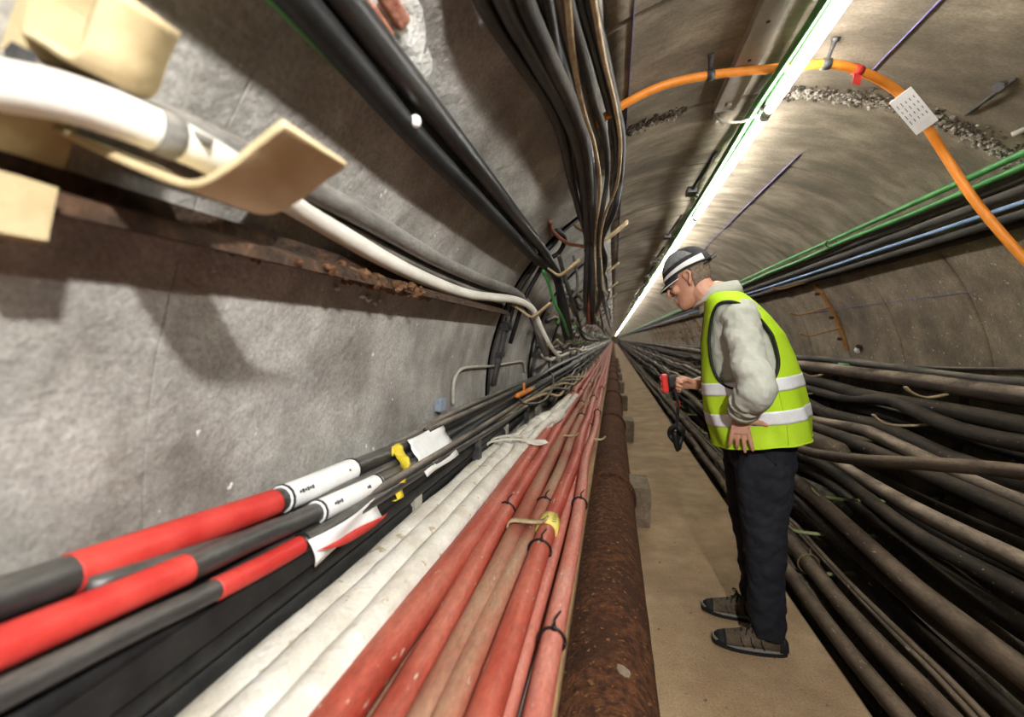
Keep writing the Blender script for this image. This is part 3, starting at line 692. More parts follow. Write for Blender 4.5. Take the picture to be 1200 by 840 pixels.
P = mixed([(-60,70,.30),(100,105,.42),(250,165,.58),(372,224,.86),(430,257,1.1),(480,286,1.45),(545,317,1.95),(604,343,2.6),(622,362,2.75),(632,392,2.9),(640,415,3.1)], 8, .024)
cable('grey_cable', P, .0235, grey_c, 'dusty grey cable just above the white cable on the left wall', n=12)
P = mixed([(300,210,.66),(390,258,.98),(450,290,1.3),(520,322,1.8),(575,343,2.3),(606,356,2.62),(618,370,2.75)], 8, .016)
cable('grey_cable', P, .011, grey_c, 'thin grey cable squeezed between the white and thick grey cables')
# rusted ledge under them
tz = 1.545
V, Fc = strip([(xw(z, .0) + dx, -.6, z) for z, dx in ((1.555, .004), (1.525, .012), (1.508, .058), (1.494, .064))], (0, 3.15, 0), .012)
g = thing('rusted_ledge', 'rusted flaking steel ledge below the white cable', 'ledge', (xw(1.55), 0, 1.53)); mk('angle', V, Fc, rust_dark, g, False)
pt = []; rn = random.Random(5)
for i in range(200):
    y = rn.gauss(1.15, .13) if i % 3 else rn.uniform(.5, 2.2); pt.append(chunk(Vector((xw(1.51)+rn.uniform(.0, .055), y, 1.505+rn.uniform(-.012, .012))), rn.uniform(.003, .017)*(1 if i % 3 else .5), rn))
for px, py, sz in ((425, 322, .022), (440, 328, .026), (452, 334, .02), (412, 318, .016), (400, 310, .014), (465, 338, .014), (432, 332, .02)): pt.append(chunk(wall(px, py, .03), sz, rn))
tag(mk('rust_flakes', *merge(pt), rust_lump, g, False), kind='stuff')
pt = []
for (px, py, s) in ((432, 350, .014), (440, 356, .009), (395, 338, .008), (425, 347, .01), (350, 312, .007), (445, 352, .006)):
    pt.append(chunk(wall(px, py, .006), s, rn))
tag(mk('lime_crust', *merge(pt), plaster, g, False), kind='stuff')
# black pair
for k, (off, dd, r, m, lb) in enumerate(((.035, 0, .027, black, 'upper thick black cable slanting down the upper left wall'), (.045, .052, .025, black_clean, 'lower thick black cable of the pair on the upper left wall'))):
    a = wall(400 - 34*k, -4 + 22*k, off); th = ang(a)
    b = [cyl(th, y, off) for y in (-.6, 0, .5)] + [cyl(th - .012*k + .0*y, y, off) for y in (.9, 1.3, 1.7, 2.1, 2.45)]
    b += [aty(648, 314 + 4*k, 2.72), aty(655, 332 + 3*k, 2.85), aty(662 - 4*k, 362, 3.0), aty(668 - 4*k, 395, 3.3)]
    cable('black_cable', spline([keep_in(p, r+.004) for p in b], 8), r, m, lb, n=12)
th = ang(wall(330, 6, .03)); cable('green_cable', spline([cyl(th, y, .018) for y in (-.8, -.2, .3, .6, .9, 1.3, 1.9, 2.4)], 6), .010, green, 'thin green cable hidden behind the black pair on the upper left wall')
p = [q for q in [cyl(ang(wall(400, -4, .035)), .95, .035)]][0]; p = wall(487, 142, .065)
g = thing('lime_drip', 'white lime drip stuck on the black cable pair', 'drip', p); mk('blob', *sweep([p + Vector((0, 0, .012)), p + Vector((0, 0, .008)), p, p + Vector((0, 0, -.008)), p + Vector((0, 0, -.012))], [.004, .010, .012, .010, .004], 10), label_white, g)
# bundle hung from the crown
bund = [(560, 640, 668, 688, .016, black), (588, 655, 682, 690, .021, black), (612, 668, 690, 694, .019, black_dusty), (634, 672, 693, 696, .021, black), (652, 684, 700, 697, .013, grey_c),
        (664, 697, 712, 700, .012, black_dusty), (678, 712, 722, 703, .014, black), (690, 720, 727, 705, .016, black_clean), (640, 660, 684, 690, .012, black_clean), (600, 648, 676, 686, .010, grey_c)]
bl = ['leftmost black cable of the bundle hanging from the crown', 'thick black cable second from left in the hanging bundle', 'dusty black cable third from left in the hanging bundle', 'thick black cable in the middle of the hanging bundle', 'pale-edged grey cable in the middle of the hanging bundle', 'dusty black cable on the right half of the hanging bundle', 'black cable bulging right in the hanging bundle', 'outermost black cable at the right of the hanging bundle', 'thin black cable hidden behind the hanging bundle', 'thin grey cable near the left of the hanging bundle']
for k, (xa, xb, xc, xe, r, m) in enumerate(bund):
    wo = r + .010 + .016*(k % 3)
    P = [(a_, b_, wall(a_, b_, wo).y) for a_, b_ in ((xa-22, -120), (xa, -8), ((xa+xb)/2+2, 62), (xb, 118), ((xb+xc)/2+5, 162), (xc, 205))] + [((xc+xe)/2 + 4*(k > 5), 245, 2.3), (xe, 282, 2.62), (xe-1+(k % 3), 318, 2.75), (xe+(k % 4)-2, 352, 2.95), (690+2*(k % 5), 378, 3.4)]
    if k % 2: P = P[:8] + [(xe+5, 306, 3.1), (704+k % 3, 338, 4.3), (711, 368, 7.0), (715, 383, 14.)]
    Q = mixed(P, 7, r); Q = [keep_in(q, r + .006 + .010*(k % 3)) for q in Q]
    cable('hanging_cable', Q, r, m, bl[k], n=10, group='bundle of cables hanging from the crown')
tag(mk('pale_edge_cable', *sweep(mixed([(645,-120,.6),(664,-8,.82),(672,70,1.03),(684,130,1.28),(697,172,1.5),(703,215,1.85),(700,250,2.2),(697,285,2.6),(698,330,2.8),(697,372,3.2)], 7, .03), .0065, 8), cream_dirty), 'thin cream wire lying along the hanging bundle', 'cable')
tag(mk('pale_edge_cable', *sweep(mixed([(672,-120,.6),(694,-8,.84),(708,70,1.08),(722,130,1.33),(727,175,1.55),(722,220,1.9),(708,255,2.2),(703,290,2.6),(706,330,2.9),(702,368,3.2)], 7, .03), .006, 8), cream_dirty), 'thin cream wire on the right edge of the hanging bundle', 'cable')
# tangle that drops down at the first hanger
drops = [((628,240,2.3),(640,262,2.45),(665,285,2.6),(688,292,2.7),(694,320,2.8),(690,345,2.9),(690,378,3.2), .010, brick_c, 'rust-red wire curling round the first hanger'),
         ((655,300,2.6),(660,318,2.7),(668,345,2.8),(676,370,3.0),(682,392,3.4),(690,398,4.2),(700,398,6), .013, black_dusty, 'dusty black cable dropping behind the first hanger'),
         ((636,316,2.6),(644,335,2.7),(650,355,2.8),(660,375,3.0),(668,395,3.3),(676,402,4.0),(690,400,6), .010, green, 'green wire dropping behind the first hanger'),
         ((672,300,2.7),(676,320,2.8),(676,340,2.9),(668,352,2.9),(672,366,3.0),(680,385,3.3),(696,396,6), .009, grey_c, 'thin grey wire looping behind the first hanger'),
         ((697,300,2.8),(694,320,2.9),(700,345,3.0),(702,360,3.1),(706,378,3.6),(708,390,5.0),(714,396,12), .008, grey_c, 'slack grey wire with knots beyond the hanging bundle'),
         ((645,262,2.5),(655,272,2.6),(648,285,2.65),(632,296,2.65),(622,312,2.68),(606,345,2.7),(590,400,2.75), .016, black, 'black cable hugging the first hanger post'),
         ((650,268,2.5),(662,280,2.6),(655,296,2.65),(640,306,2.65),(630,322,2.68),(614,352,2.7),(598,402,2.75), .014, black_clean, 'second black cable hugging the first hanger post'),
         ((612,356,2.7),(622,372,2.8),(632,395,2.9),(642,412,3.1),(654,416,3.4),(668,410,4.4),(690,402,7), .011, brown, 'brown cable sagging below the white cable end')]
for d in drops:
    *P, r, m, lb = d; cable('loose_cable', mixed(P, 7, r), r, m, lb, n=8)
# long cables on the hooks further on
for k, (z, off, r, m, lb) in enumerate(((1.96, .10, .018, black_dusty, 'top row black cable on the far left hangers'), (1.93, .17, .014, black, 'top row thin black cable on the far left hangers'), (1.78, .10, .02, black_dusty, 'second row black cable on the far left hangers'), (1.76, .16, .013, grey_c, 'second row grey cable on the far left hangers'),
        (1.56, .10, .022, black, 'third row black cable on the far left hangers'), (1.53, .17, .014, green, 'third row green cable on the far left hangers'), (1.30, .08, .02, black_dusty, 'lowest row black cable on the far left hangers'), (1.22, .12, .018, white_c, 'sagging pale cable along the far left hangers'))):
    x = wallx(z, -1, off); cable('wall_cable', run(x, z, 3.0 + .15*k, Y1, .045 + .03*(k % 3), 1.35, 4.0, .03, 80+k, r), r, m, lb, n=8, group='cables on the far left hangers')
# conduit and small box on the wall
P = spline([wall(531, 474, .012), wall(531, 455, .012), wall(534, 441, .012), wall(545, 431, .012), wall(575, 429, .012), wall(600, 425, .012), wall(612, 424, .012), wall(615, 436, .012)], 6)
cable('conduit', P, .0085, galv, 'thin bent metal conduit on the left wall', 'conduit', n=8)
p = wall(516, 474, .012); o = mk('junction_box', *box(p, (.03, .07, .055)), bluebox, None, False); bevelled(o); tag(o, 'small grey-blue junction box on the left wall', 'box')
# posts that carry the rack below the hangers
for k, (px, py, px2, py2) in enumerate(((606, 372, 578, 452), (642, 385, 622, 442))):
    a, b = wall(px, py, .03), wall(px2, py2, .03); a.y = b.y
    g = thing('strut', '%s black ribbed strut on the left wall above the rack' % ('near' if k == 0 else 'farther'), 'strut', b)
    for j in range(3): mk('rib', *sweep([keep_in(a.lerp(b, i/6), .03) + Vector((0, .026*(j-1), 0)) for i in range(7)], .012, 8), dark_steel, g)
    mk('clamp', *box(a.lerp(b, .15), (.05, .11, .05)), black, g, False); mk('clamp', *box(a.lerp(b, .55), (.04, .10, .03)), black, g, False)
# orange plug end and its dark lead
p = wall(607, 463, .15); q = wall(622, 456, .15); ax = (q-p).normalized()
g = thing('orange_clip', 'orange clip on the end of the black rack cables', 'clip', p)
mk('body', *sweep([p - ax*.05, p, q, q+ax*.03], [.012, .017, .017, .012], 10), orange, g); mk('wing', *box(p.lerp(q, .45) + Vector((0, 0, .035)), (.012, .03, .06)), orange, g, False); mk('nozzle', *sweep([q + ax*.03, q + ax*.14], .014, 10), cream_dirty, g)
cable('lead', spline([p, p + Vector((.03, .05, -.06)), p + Vector((.10, .4, -.09)), p + Vector((.12, .8, -.03)), p + Vector((.08, 1.1, .04)), p + Vector((.02, 1.3, .06))], 7), .008, black_dusty, 'thin dark lead drooping from the orange clip')
# pale loose cores in the far rack
for k in range(5):
    y = 3.2 + .55*k; x = -.60 + .02*k
    P = spline([Vector((x-.05, y-1.2, .88)), Vector((x-.01, y-.3, .92)), Vector((x+.07, y+.4, .92-.01*k)), Vector((x+.12, y+1.0, .84)), Vector((x+.10, y+2.0, .88))], 7)
    cable('loose_core', P, .011, grey_c if k % 2 else cream_dirty, '%s pale slack core in the far end of the left rack' % 'first second third fourth fifth'.split()[k], n=8, group='slack cores in the far left rack')
# far clutter cables between rack and red row
for k, (x, z, r, m) in enumerate(((-.60, .79, .024, brown_lt), (-.54, .80, .022, brown), (-.48, .80, .02, brown_lt), (-.57, .86, .018, black_dusty), (-.50, .87, .016, brown), (-.43, .79, .018, brick_c))):
    cable('rack_cable', run(x, z, 4.4 + .12*k, Y1, .02, 1.35, 4, .04, 120+k, r), r, m, '%s brownish cable beyond the white joints on the left rack' % 'first second third fourth fifth sixth'.split()[k], n=8, group='far cables on the left rack')
# pale board behind the bundle
p = aty(706, 338, 2.9); o = mk('pale_board', *box(keep_in(p, .05), (.012, .10, .11), (Vector((.8, 0, .6)), Vector((0, 1, 0)), Vector((-.6, 0, .8)))), cement_block, None, False); tag(o, 'small pale board behind the hanging bundle', 'board')

# ------------------------------------------------------------------ right wall cables
def wrun(px, py, off, a=Y0+.3, b=Y1, sag=0., seed=0, r=.012, wob=.006):
    p = wall(px, py, off); return run(p.x, p.z, a, b, sag, 1.4, .2, wob, seed, r)
for k, (px, py, off, r, m, sag, lb) in enumerate((
        (1199, 180, .035, .0125, green, .0, 'upper green cable along the right wall'), (1199, 193, .045, .012, green, .006, 'lower green cable along the right wall'),
        (1199, 207, .03, .015, black_dusty, .0, 'dusty black cable just below the green pair'), (1199, 222, .035, .018, black_dusty, .0, 'thick black cable above the blue cable on the right wall'),
        (1199, 236, .05, .0085, blue_c, .004, 'thin blue cable along the right wall'), (1199, 250, .04, .020, black_dusty, .0, 'thick dusty black cable below the blue cable on the right wall'),
        (1199, 262, .025, .014, brown, .0, 'lowest brown cable of the group on the right wall'))):
    cable('wall_cable', wrun(px, py, off, Y0+.3, Y1, sag, 200+k, r), r, m, lb, n=10, group='cables high on the right wall')
for py_, y in ((0, 3.15), (0, 5.6)):
    p = wall(1199, 187, .04); ring_tie(Vector((p.x, y, p.z)), (0, 1, 0), .03, label='black tie round the green pair on the right wall, %s' % ('nearer one' if y < 4 else 'farther one'), squash=.8)
P = [wall(860, 415, .02)] + [wall(px, py, .02) for px, py in ((940, 417), (1000, 421), (1040, 427), (1100, 431), (1199, 433), (1300, 437), (1500, 445))]
cable('thin_cable', spline(P, 7), .008, black_dusty, 'thin black cable sagging across the right wall above the rack')
g = thing('cable_joint', 'green and black cable joint on the thin right wall cable', 'joint', wall(975, 424, .03)); mk('sleeve', *sweep([wall(930, 419, .03), wall(945, 422, .03), wall(972, 423, .03)], .010, 8), green, g); mk('clamp', *box(wall(982, 425, .035), (.05, .07, .05)), dark_steel, g, False); mk('cap', *sweep([wall(985, 427, .05), wall(997, 429, .05)], .022, 8), green, g)
g = thing('anchor_bolt', 'rusty anchor bolt in the right wall above the joint', 'bolt', wall(1006, 409)); mk('washer', *sweep([wall(1006, 410, 0), wall(1006, 410, .008)], .026, 12), plaster, g); mk('nut', *sweep([wall(1006, 406, .0), wall(1006, 406, .03)], .017, 6), rust_dark, g, False)
# ochre hanger behind the man, and its like further on
def hanger_r(y, label, z0=1.28, z1=1.86):
    g = thing('cable_hanger', label, 'hanger', (wallx(z0, 1, 0), y, z0), 'ochre hangers on the right wall')
    prof = [(wallx(z0 + (z1-z0)*i/12, 1, .014), y, z0 + (z1-z0)*i/12) for i in range(13)]
    mk('post', *strip(prof, (0, .05, 0), -.014), ochre, g, False)
    for z in (1.80, 1.60, 1.44):
        x = wallx(z, 1, .02); P = spline([(x, y, z), (x-.08, y, z-.02), (x-.18, y, z-.05), (x-.22, y, z-.05), (x-.26, y, z-.035)], 4)
        mk('hook', *strip(P, (0, .03, 0), .010), ochre, g)
    for z in (1.36, 1.52, 1.7): mk('bolt', *sweep([Vector((wallx(z, 1, .02), y+.025, z)), Vector((wallx(z, 1, .045), y+.025, z))], .011, 6), rust_dark, g, False)
for k, y in enumerate((3.88, 6.6, 7.9, 9.3, 10.6, 12., 13.3, 14.7, 16, 17.4)):
    hanger_r(y, 'ochre steel hanger with open hooks behind the man' if k == 0 else '%s far ochre hanger on the right wall past the man' % 'first second third fourth fifth sixth seventh eighth ninth'.split()[k-1])
# ------------------------------------------------------------------ right racks
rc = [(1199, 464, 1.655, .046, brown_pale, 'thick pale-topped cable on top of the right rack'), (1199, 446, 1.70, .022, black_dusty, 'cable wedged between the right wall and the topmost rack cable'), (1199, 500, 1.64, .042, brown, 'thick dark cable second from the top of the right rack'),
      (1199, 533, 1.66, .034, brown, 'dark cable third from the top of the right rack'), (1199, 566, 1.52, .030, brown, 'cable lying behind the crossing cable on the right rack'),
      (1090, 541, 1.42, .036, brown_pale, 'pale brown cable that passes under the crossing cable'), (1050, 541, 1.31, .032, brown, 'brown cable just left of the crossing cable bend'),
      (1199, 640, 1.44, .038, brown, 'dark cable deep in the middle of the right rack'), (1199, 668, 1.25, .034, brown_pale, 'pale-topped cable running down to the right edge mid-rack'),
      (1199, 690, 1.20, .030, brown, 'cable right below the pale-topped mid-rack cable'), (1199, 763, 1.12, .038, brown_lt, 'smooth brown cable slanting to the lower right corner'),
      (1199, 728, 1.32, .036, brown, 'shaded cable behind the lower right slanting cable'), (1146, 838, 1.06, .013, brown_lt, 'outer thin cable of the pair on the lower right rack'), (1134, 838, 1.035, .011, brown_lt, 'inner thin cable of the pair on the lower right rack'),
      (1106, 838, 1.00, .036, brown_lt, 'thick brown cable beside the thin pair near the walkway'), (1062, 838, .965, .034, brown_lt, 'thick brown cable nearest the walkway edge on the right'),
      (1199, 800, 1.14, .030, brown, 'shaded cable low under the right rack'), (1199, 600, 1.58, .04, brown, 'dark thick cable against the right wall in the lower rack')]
RC = []
for k, (px, py, x, r, m, lb) in enumerate(rc):
    p = atx(px, py, x); low = k in (14, 15)
    P = run(p.x, p.z, Y0+.3, Y1, .02 if k > 3 else .004, 1.35, .3, .055 if 3 < k < 12 else .022, 300+k, r)
    P = [Vector((q.x + .012*math.sin(q.y*.7+k), q.y, max(q.z, -.05))) for q in P]; P = [keep_in(q, r+.006) for q in P]; RC.append(P)
    cable('rack_cable', P, r, m, lb, n=12, group='cables on the right racks')
for k, (x, z, r) in enumerate(((1.55, .98, .035), (1.50, .86, .04), (1.52, .70, .04), (1.40, .58, .038), (1.38, .42, .04), (1.28, .32, .036), (1.22, .20, .036), (1.12, .06, .036), (1.02, -.03, .03))):
    cable('rack_cable', run(x, z, Y0+.3, Y1, .03, 1.35, .3, .07, 340+k, r), r, brown, '%s of the dark cables packed in the shade of the right rack, counted downward' % 'first second third fourth fifth sixth seventh eighth ninth'.split()[k], n=10, group='dark cables deep in the right rack')
P = spline([aty(905, 500, 3.6), aty(925, 518, 3.0), aty(950, 530, 2.55), aty(1010, 539, 2.1), aty(1080, 543, 1.85), aty(1150, 548, 1.7), aty(1210, 555, 1.6), aty(1320, 575, 1.4), aty(1500, 610, 1.15)], 8)
cable('crossing_cable', [keep_in(p, .035) for p in P], .024, brown_lt, 'brown cable crossing over the others on the right rack', n=12)
p = aty(958, 521, 2.75); tag(mk('cable_joint', *sweep([p + Vector((-.07, .22, .02)), p + Vector((-.05, .16, .015)), p, p + Vector((.05, -.13, -.01)), p + Vector((.06, -.18, -.015))], [.03, .055, .06, .055, .03], 14), brown_lt), 'fat brown cable joint behind the man on the right rack', 'joint')
def rack_r(y, label):
    g = thing('rack_bracket', label, 'bracket', (1.2, y, 0), 'brackets of the right rack')
    prof = [(wallx(z, 1, .012), y, z) for z in [.16 + .1*i for i in range(11)]]
    mk('post', *strip(prof, (0, .05, 0), -.03), dark_steel, g, False)
    for i, (z, xt) in enumerate(((.10, .93), (.32, .96), (.52, 1.08), (.74, 1.2), (.93, 1.36), (1.08, 1.5))):
        xw_ = wallx(z+.06, 1, .03)
        P = spline([(xw_, y, z+.02), ((xw_+xt)/2, y, z-.012), (xt+.05, y, z-.012), (xt, y, z+.012), (xt-.02, y, z+.035)], 4)
        mk('arm', *strip(P, (0, .03, 0), .008), palegreen if i < 3 else cream_dirty, g)
for k, y in enumerate((.9, 2.72, 4.1, 5.4, 6.7, 8., 9.4, 10.8)):
    rack_r(y, '%s rack bracket with pale green arm tips under the right cables' % 'nearest second third fourth fifth sixth seventh eighth'.split()[k])
for k, (i, y) in enumerate(((14, 2.6), (15, 3.6), (14, 4.6), (12, 5.4), (15, 6.2))):
    q = at_run(RC[i], y); ring_tie(q, (0, 1, 0), .05, rope, .004, label='%s brown cord tied round the lower right cables' % 'first second third fourth fifth'.split()[k]).__setitem__('group', 'cords on the right rack')

# ------------------------------------------------------------------ the man
skin = mat('skin', (.50,.245,.16), (.60,.32,.22), 14, .5, .08, spec=.4, grain=.05)
shirt_m = mat('shirt cloth', (.43,.44,.385), (.50,.51,.45), 6, .85, .1, bscale=90, grain=.05)
vest_m = mat('lime vest cloth', (.42,.66,.015), (.50,.74,.03), 5, .75, .08, bscale=80, grain=.05)
reflect = mat('reflective band', (.72,.73,.76), (.86,.87,.89), 12, .35, .08, spec=.6, grain=.05)
trouser_m = mat('navy trousers', (.008,.009,.014), (.017,.018,.025), 7, .85, .15, bscale=90, grain=.05)
pipe_m = mat('black piping', (.01,.01,.01), rough=.6, bump=0)
boot_m = mat('boot suede', (.075,.055,.036), (.13,.098,.066), 25, .85, .3)
sole_m = mat('boot sole', (.012,.012,.012), rough=.7)
sole_lt = mat('boot midsole', (.22,.21,.19), rough=.7)
cap_dark = mat('cap dark cloth', (.022,.022,.026), (.04,.04,.045), 30, .8, .2)
cap_grey = mat('cap grey mesh', (.17,.17,.17), (.25,.25,.25), 80, .8, .2)
hair_m = mat('short grey hair', (.16,.115,.08), (.28,.21,.16), 90, .9, .4)
TH = math.radians(17)
fwd = Vector((-math.cos(TH), math.sin(TH), 0)); lft = Vector((-math.sin(TH), -math.cos(TH), 0)); ZU = Vector((0, 0, 1))
man = thing('person', 'man in lime high-visibility vest, grey shirt, dark trousers and cap, holding a red device', 'person', (.60, 2.25, 0))
def add_mod(o, voxel=None, sm=0, disp=None):
    if voxel: m_ = o.modifiers.new('remesh', 'REMESH'); m_.mode = 'VOXEL'; m_.voxel_size = voxel; m_.use_smooth_shade = True
    if sm: m_ = o.modifiers.new('smooth', 'SMOOTH'); m_.iterations = sm; m_.factor = .5
    if disp:
        tx = bpy.data.textures.new('folds', 'CLOUDS'); tx.noise_scale = disp[1]; tx.noise_depth = 1
        m_ = o.modifiers.new('folds', 'DISPLACE'); m_.texture = tx; m_.strength = disp[0]; m_.texture_coords = 'LOCAL'
    return o
def ering(c, a, b, tilt=0., n=28, f=None, l=None, p=2.3):
    f = f or fwd; l = l or lft; out = []
    for k in range(n):
        t = 2*math.pi*k/n; cc, ss = math.cos(t), math.sin(t)
        u = math.copysign(abs(cc)**(2/p), cc); v = math.copysign(abs(ss)**(2/p), ss)
        out.append(Vector(c) + f*(a*u) + l*(b*v) + ZU*(-tilt*u))
    return out
def loft(rings, cap=True):
    n = len(rings[0]); V = [v for r in rings for v in r]; Fc = []
    for i in range(len(rings)-1):
        for k in range(n): Fc.append((i*n+k, i*n+(k+1) % n, (i+1)*n+(k+1) % n, (i+1)*n+k))
    if cap: Fc += [tuple(range(n-1, -1, -1)), tuple((len(rings)-1)*n+k for k in range(n))]
    return V, Fc
YB = 2.22
torso = [(.650, .90, .190, .225, .030), (.632, 1.00, .198, .222, .032), (.613, 1.08, .198, .218, .032), (.600, 1.16, .192, .214, .030), (.583, 1.26, .178, .208, .026), (.562, 1.36, .160, .205, .020), (.540, 1.44, .128, .200, .012), (.518, 1.495, .105, .182, .008), (.495, 1.535, .088, .145, .004), (.476, 1.568, .070, .095, 0)]
def torso_at(z, grow=0.):
    for i in range(len(torso)-1):
        a, b = torso[i], torso[i+1]
        if z <= b[1] or i == len(torso)-2:
            k = max(0, min(1, (z-a[1])/(b[1]-a[1]))); k2 = k
            q = [a[j]+(b[j]-a[j])*k2 for j in range(5)]
            return Vector((q[0], YB, z)), q[2]+grow, q[3]+grow, q[4]
def vest_pt(z, t, grow):
    c, a, b, tl = torso_at(z, grow); p = 2.25; cc, ss = math.cos(t), math.sin(t)
    u = math.copysign(abs(cc)**(2/p), cc); v = math.copysign(abs(ss)**(2/p), ss)
    fold = .006*math.sin(t*5 + z*9)*max(0, min(1, (1.35-z)/.3)) + .004*math.sin(t*11+z*17)*max(0, min(1, (1.3-z)/.3))
    return c + fwd*((a+fold)*u) + lft*((b+fold)*v) + ZU*(-tl*u)
# --- joints
shL, elL, wrL = Vector((.515, 2.065, 1.44)), aty(884, 458, 1.86), aty(867, 486, 2.00)
shR, elR, wrR = Vector((.555, 2.40, 1.445)), Vector((.585, 2.50, 1.17)), aty(813, 450, 2.31)
HC = Vector((.338, 2.215, 1.628)); PIT, YAW = math.radians(24), math.radians(17)
hf0 = Vector((-math.cos(YAW), math.sin(YAW), 0)); hl = Vector((-math.sin(YAW), -math.cos(YAW), 0))
hf = hf0*math.cos(PIT) - ZU*math.sin(PIT); hu = hf0*math.sin(PIT) + ZU*math.cos(PIT); HS = .97
def hp(x, y, z): return HC + (hf*x + hl*y + hu*z)*HS
def blob(c, rx, ry, rz, n=12, m=8, f=None):
    V = []; Fc = []
    for i in range(m+1):
        ph = math.pi*i/m
        for k in range(n): t = 2*math.pi*k/n; V.append(f(c[0]+rx*math.sin(ph)*math.cos(t), c[1]+ry*math.sin(ph)*math.sin(t), c[2]+rz*math.cos(ph)))
    for i in range(m):
        for k in range(n): Fc.append((i*n+k, (i+1)*n+k, (i+1)*n+(k+1) % n, i*n+(k+1) % n))
    return V, Fc
body = []
hr = [(-.122, .078, .028, .020), (-.108, .092, .002, .038), (-.088, .095, -.028, .050), (-.062, .090, -.055, .059), (-.03, .088, -.078, .065), (0, .086, -.092, .069), (.03, .093, -.098, .073), (.06, .091, -.097, .074), (.09, .076, -.086, .066), (.112, .05, -.06, .048), (.124, .015, -.03, .02)]
rings = []
for z, xf, xb, wd in hr:
    r_ = []
    for k in range(24):
        t = 2*math.pi*k/24; cx_, hx = (xf+xb)/2, (xf-xb)/2; r_.append(hp(cx_ + hx*math.cos(t), wd*math.sin(t), z))
    rings.append(r_)
body.append(loft(rings))
body.append(sweep([hp(.086, 0, .022), hp(.102, 0, .0), hp(.112, 0, -.016), hp(.114, 0, -.026), hp(.096, 0, -.034)], [.007, .009, .011, .012, .009], 10))       # nose
for s in (-1, 1):
    body.append(blob((.100, s*.009, -.029), .012, .008, .008, f=hp))                      # nostrils
    body.append(sweep([hp(.062, s*.052, .032), hp(.084, s*.034, .038), hp(.094, s*.012, .032)], .0085, 8))   # brows
    body.append(blob((.070, s*.044, -.022), .020, .018, .022, f=hp))                     # cheeks
    e = [hp(.002, s*.066, -.032), hp(-.002, s*.080, -.022), hp(-.014, s*.086, .004), hp(-.018, s*.086, .020), hp(-.008, s*.084, .031), hp(.008, s*.080, .026), hp(.012, s*.074, .010)]
    body.append(sweep(spline(e, 4), .0062, 8)); body.append(blob((-.003, s*.072, .003), .015, .008, .028, f=hp))   # ears
for z, x in ((-.064, .094), (-.074, .094)): body.append(sweep([hp(x-.016, -.024, z), hp(x, -.01, z), hp(x+.001, 0, z), hp(x, .01, z), hp(x-.016, .024, z)], [.004, .0065, .007, .0065, .004], 8))
nb = Vector((.468, 2.22, 1.552))
body.append(sweep(spline([hp(-.02, 0, -.03), hp(-.03, 0, -.085), nb.lerp(hp(-.03, 0, -.085), .45), nb, nb - ZU*.08], 4), [.060]*5+[.060]*4+[.063]*4+[.072]*4, 16))
body.append(loft([ering(torso_at(z)[0], torso_at(z)[1]*.78, torso_at(z)[2]*.80) for z in (.99, 1.05, 1.2, 1.35, 1.45, 1.52)]))
def hand(w_, d, nrm, thumb, curl, sc=1., spread=.0, th_dir=None, wr=.027):
    """palm, four unequal bent fingers and a thumb; d points to the fingers, nrm out of the back of the hand, thumb to its thumb side"""
    d = d.normalized(); nrm = (nrm - d*nrm.dot(d)).normalized(); s = thumb - d*thumb.dot(d) - nrm*thumb.dot(nrm); s.normalize(); out = []
    out.append(sweep([w_ - d*.02, w_ + d*.02, w_ + d*.05*sc, w_ + d*.078*sc], [wr, .031*sc, .037*sc, .033*sc], 14, flat=.42, upv=nrm))
    for k, ln in enumerate((.074, .084, .078, .060)):
        off = .030 - .020*k; b = w_ + d*(.072*sc) + s*(off*sc); dd = (d + s*(spread*(1.5-k))).normalized(); P = [b - dd*.015, b]; a = 0
        for seg, kk in enumerate((.45, .32, .23)):
            a += curl[k][seg] if isinstance(curl[0], (list, tuple)) else curl[seg]
            v = dd*math.cos(a) - nrm*math.sin(a); P.append(P[-1] + v*(ln*kk*sc))
        out.append(sweep(P, [.0095*sc, .0098*sc, .0092*sc, .0085*sc, .0068*sc], 10))
        out.append(blob((0, 0, 0), .0068*sc, .0068*sc, .0068*sc, 8, 6, f=lambda x, y, z, q=P[-1]: q + Vector((x, y, z))))
    td = th_dir.normalized() if th_dir else (d*.6 + s*.7 - nrm*.3).normalized()
    b = w_ + d*.025*sc + s*.026*sc
    P = [b - s*.012, b + (td + s*.3).normalized()*.03*sc, b + (td + s*.3).normalized()*.03*sc + td*.03*sc, b + (td + s*.3).normalized()*.03*sc + (td*.055 + d*.006)*sc]
    out.append(sweep(P, [.015*sc, .0125*sc, .0105*sc, .008*sc], 10))
    return out
# left hand rests on the hip, fingers down; thumb hooked back towards the pocket
body.append(sweep([elL, elL.lerp(wrL, .5), wrL], [.040, .036, .028], 14))
body.append(sweep([shL, elL], [.045, .040], 14))
hd = aty(868, 520, 1.99) - wrL
body += hand(wrL, hd, Vector((-.25, -1, .05)), Vector((1, 0, 0)), [(.02, .12, .1), (.10, .15, .1), (.22, .25, .2), (.10, .2, .1)], .98, .13, Vector((.95, .15, -.15)))
# right hand closed round the device
GR = aty(786, 446, 2.31)
body.append(sweep([shR, elR], [.045, .040], 14)); body.append(sweep([elR, elR.lerp(wrR, .5), wrR], [.042, .036, .027], 14))
rd = (GR - wrR)
body += hand(wrR - rd.normalized()*.01, Vector((-1, 0, .12)), Vector((.1, .9, .45)), Vector((0, -.5, .86)), (.7, 1.15, .9), .95, 0, Vector((-.8, -.35, -.22)))
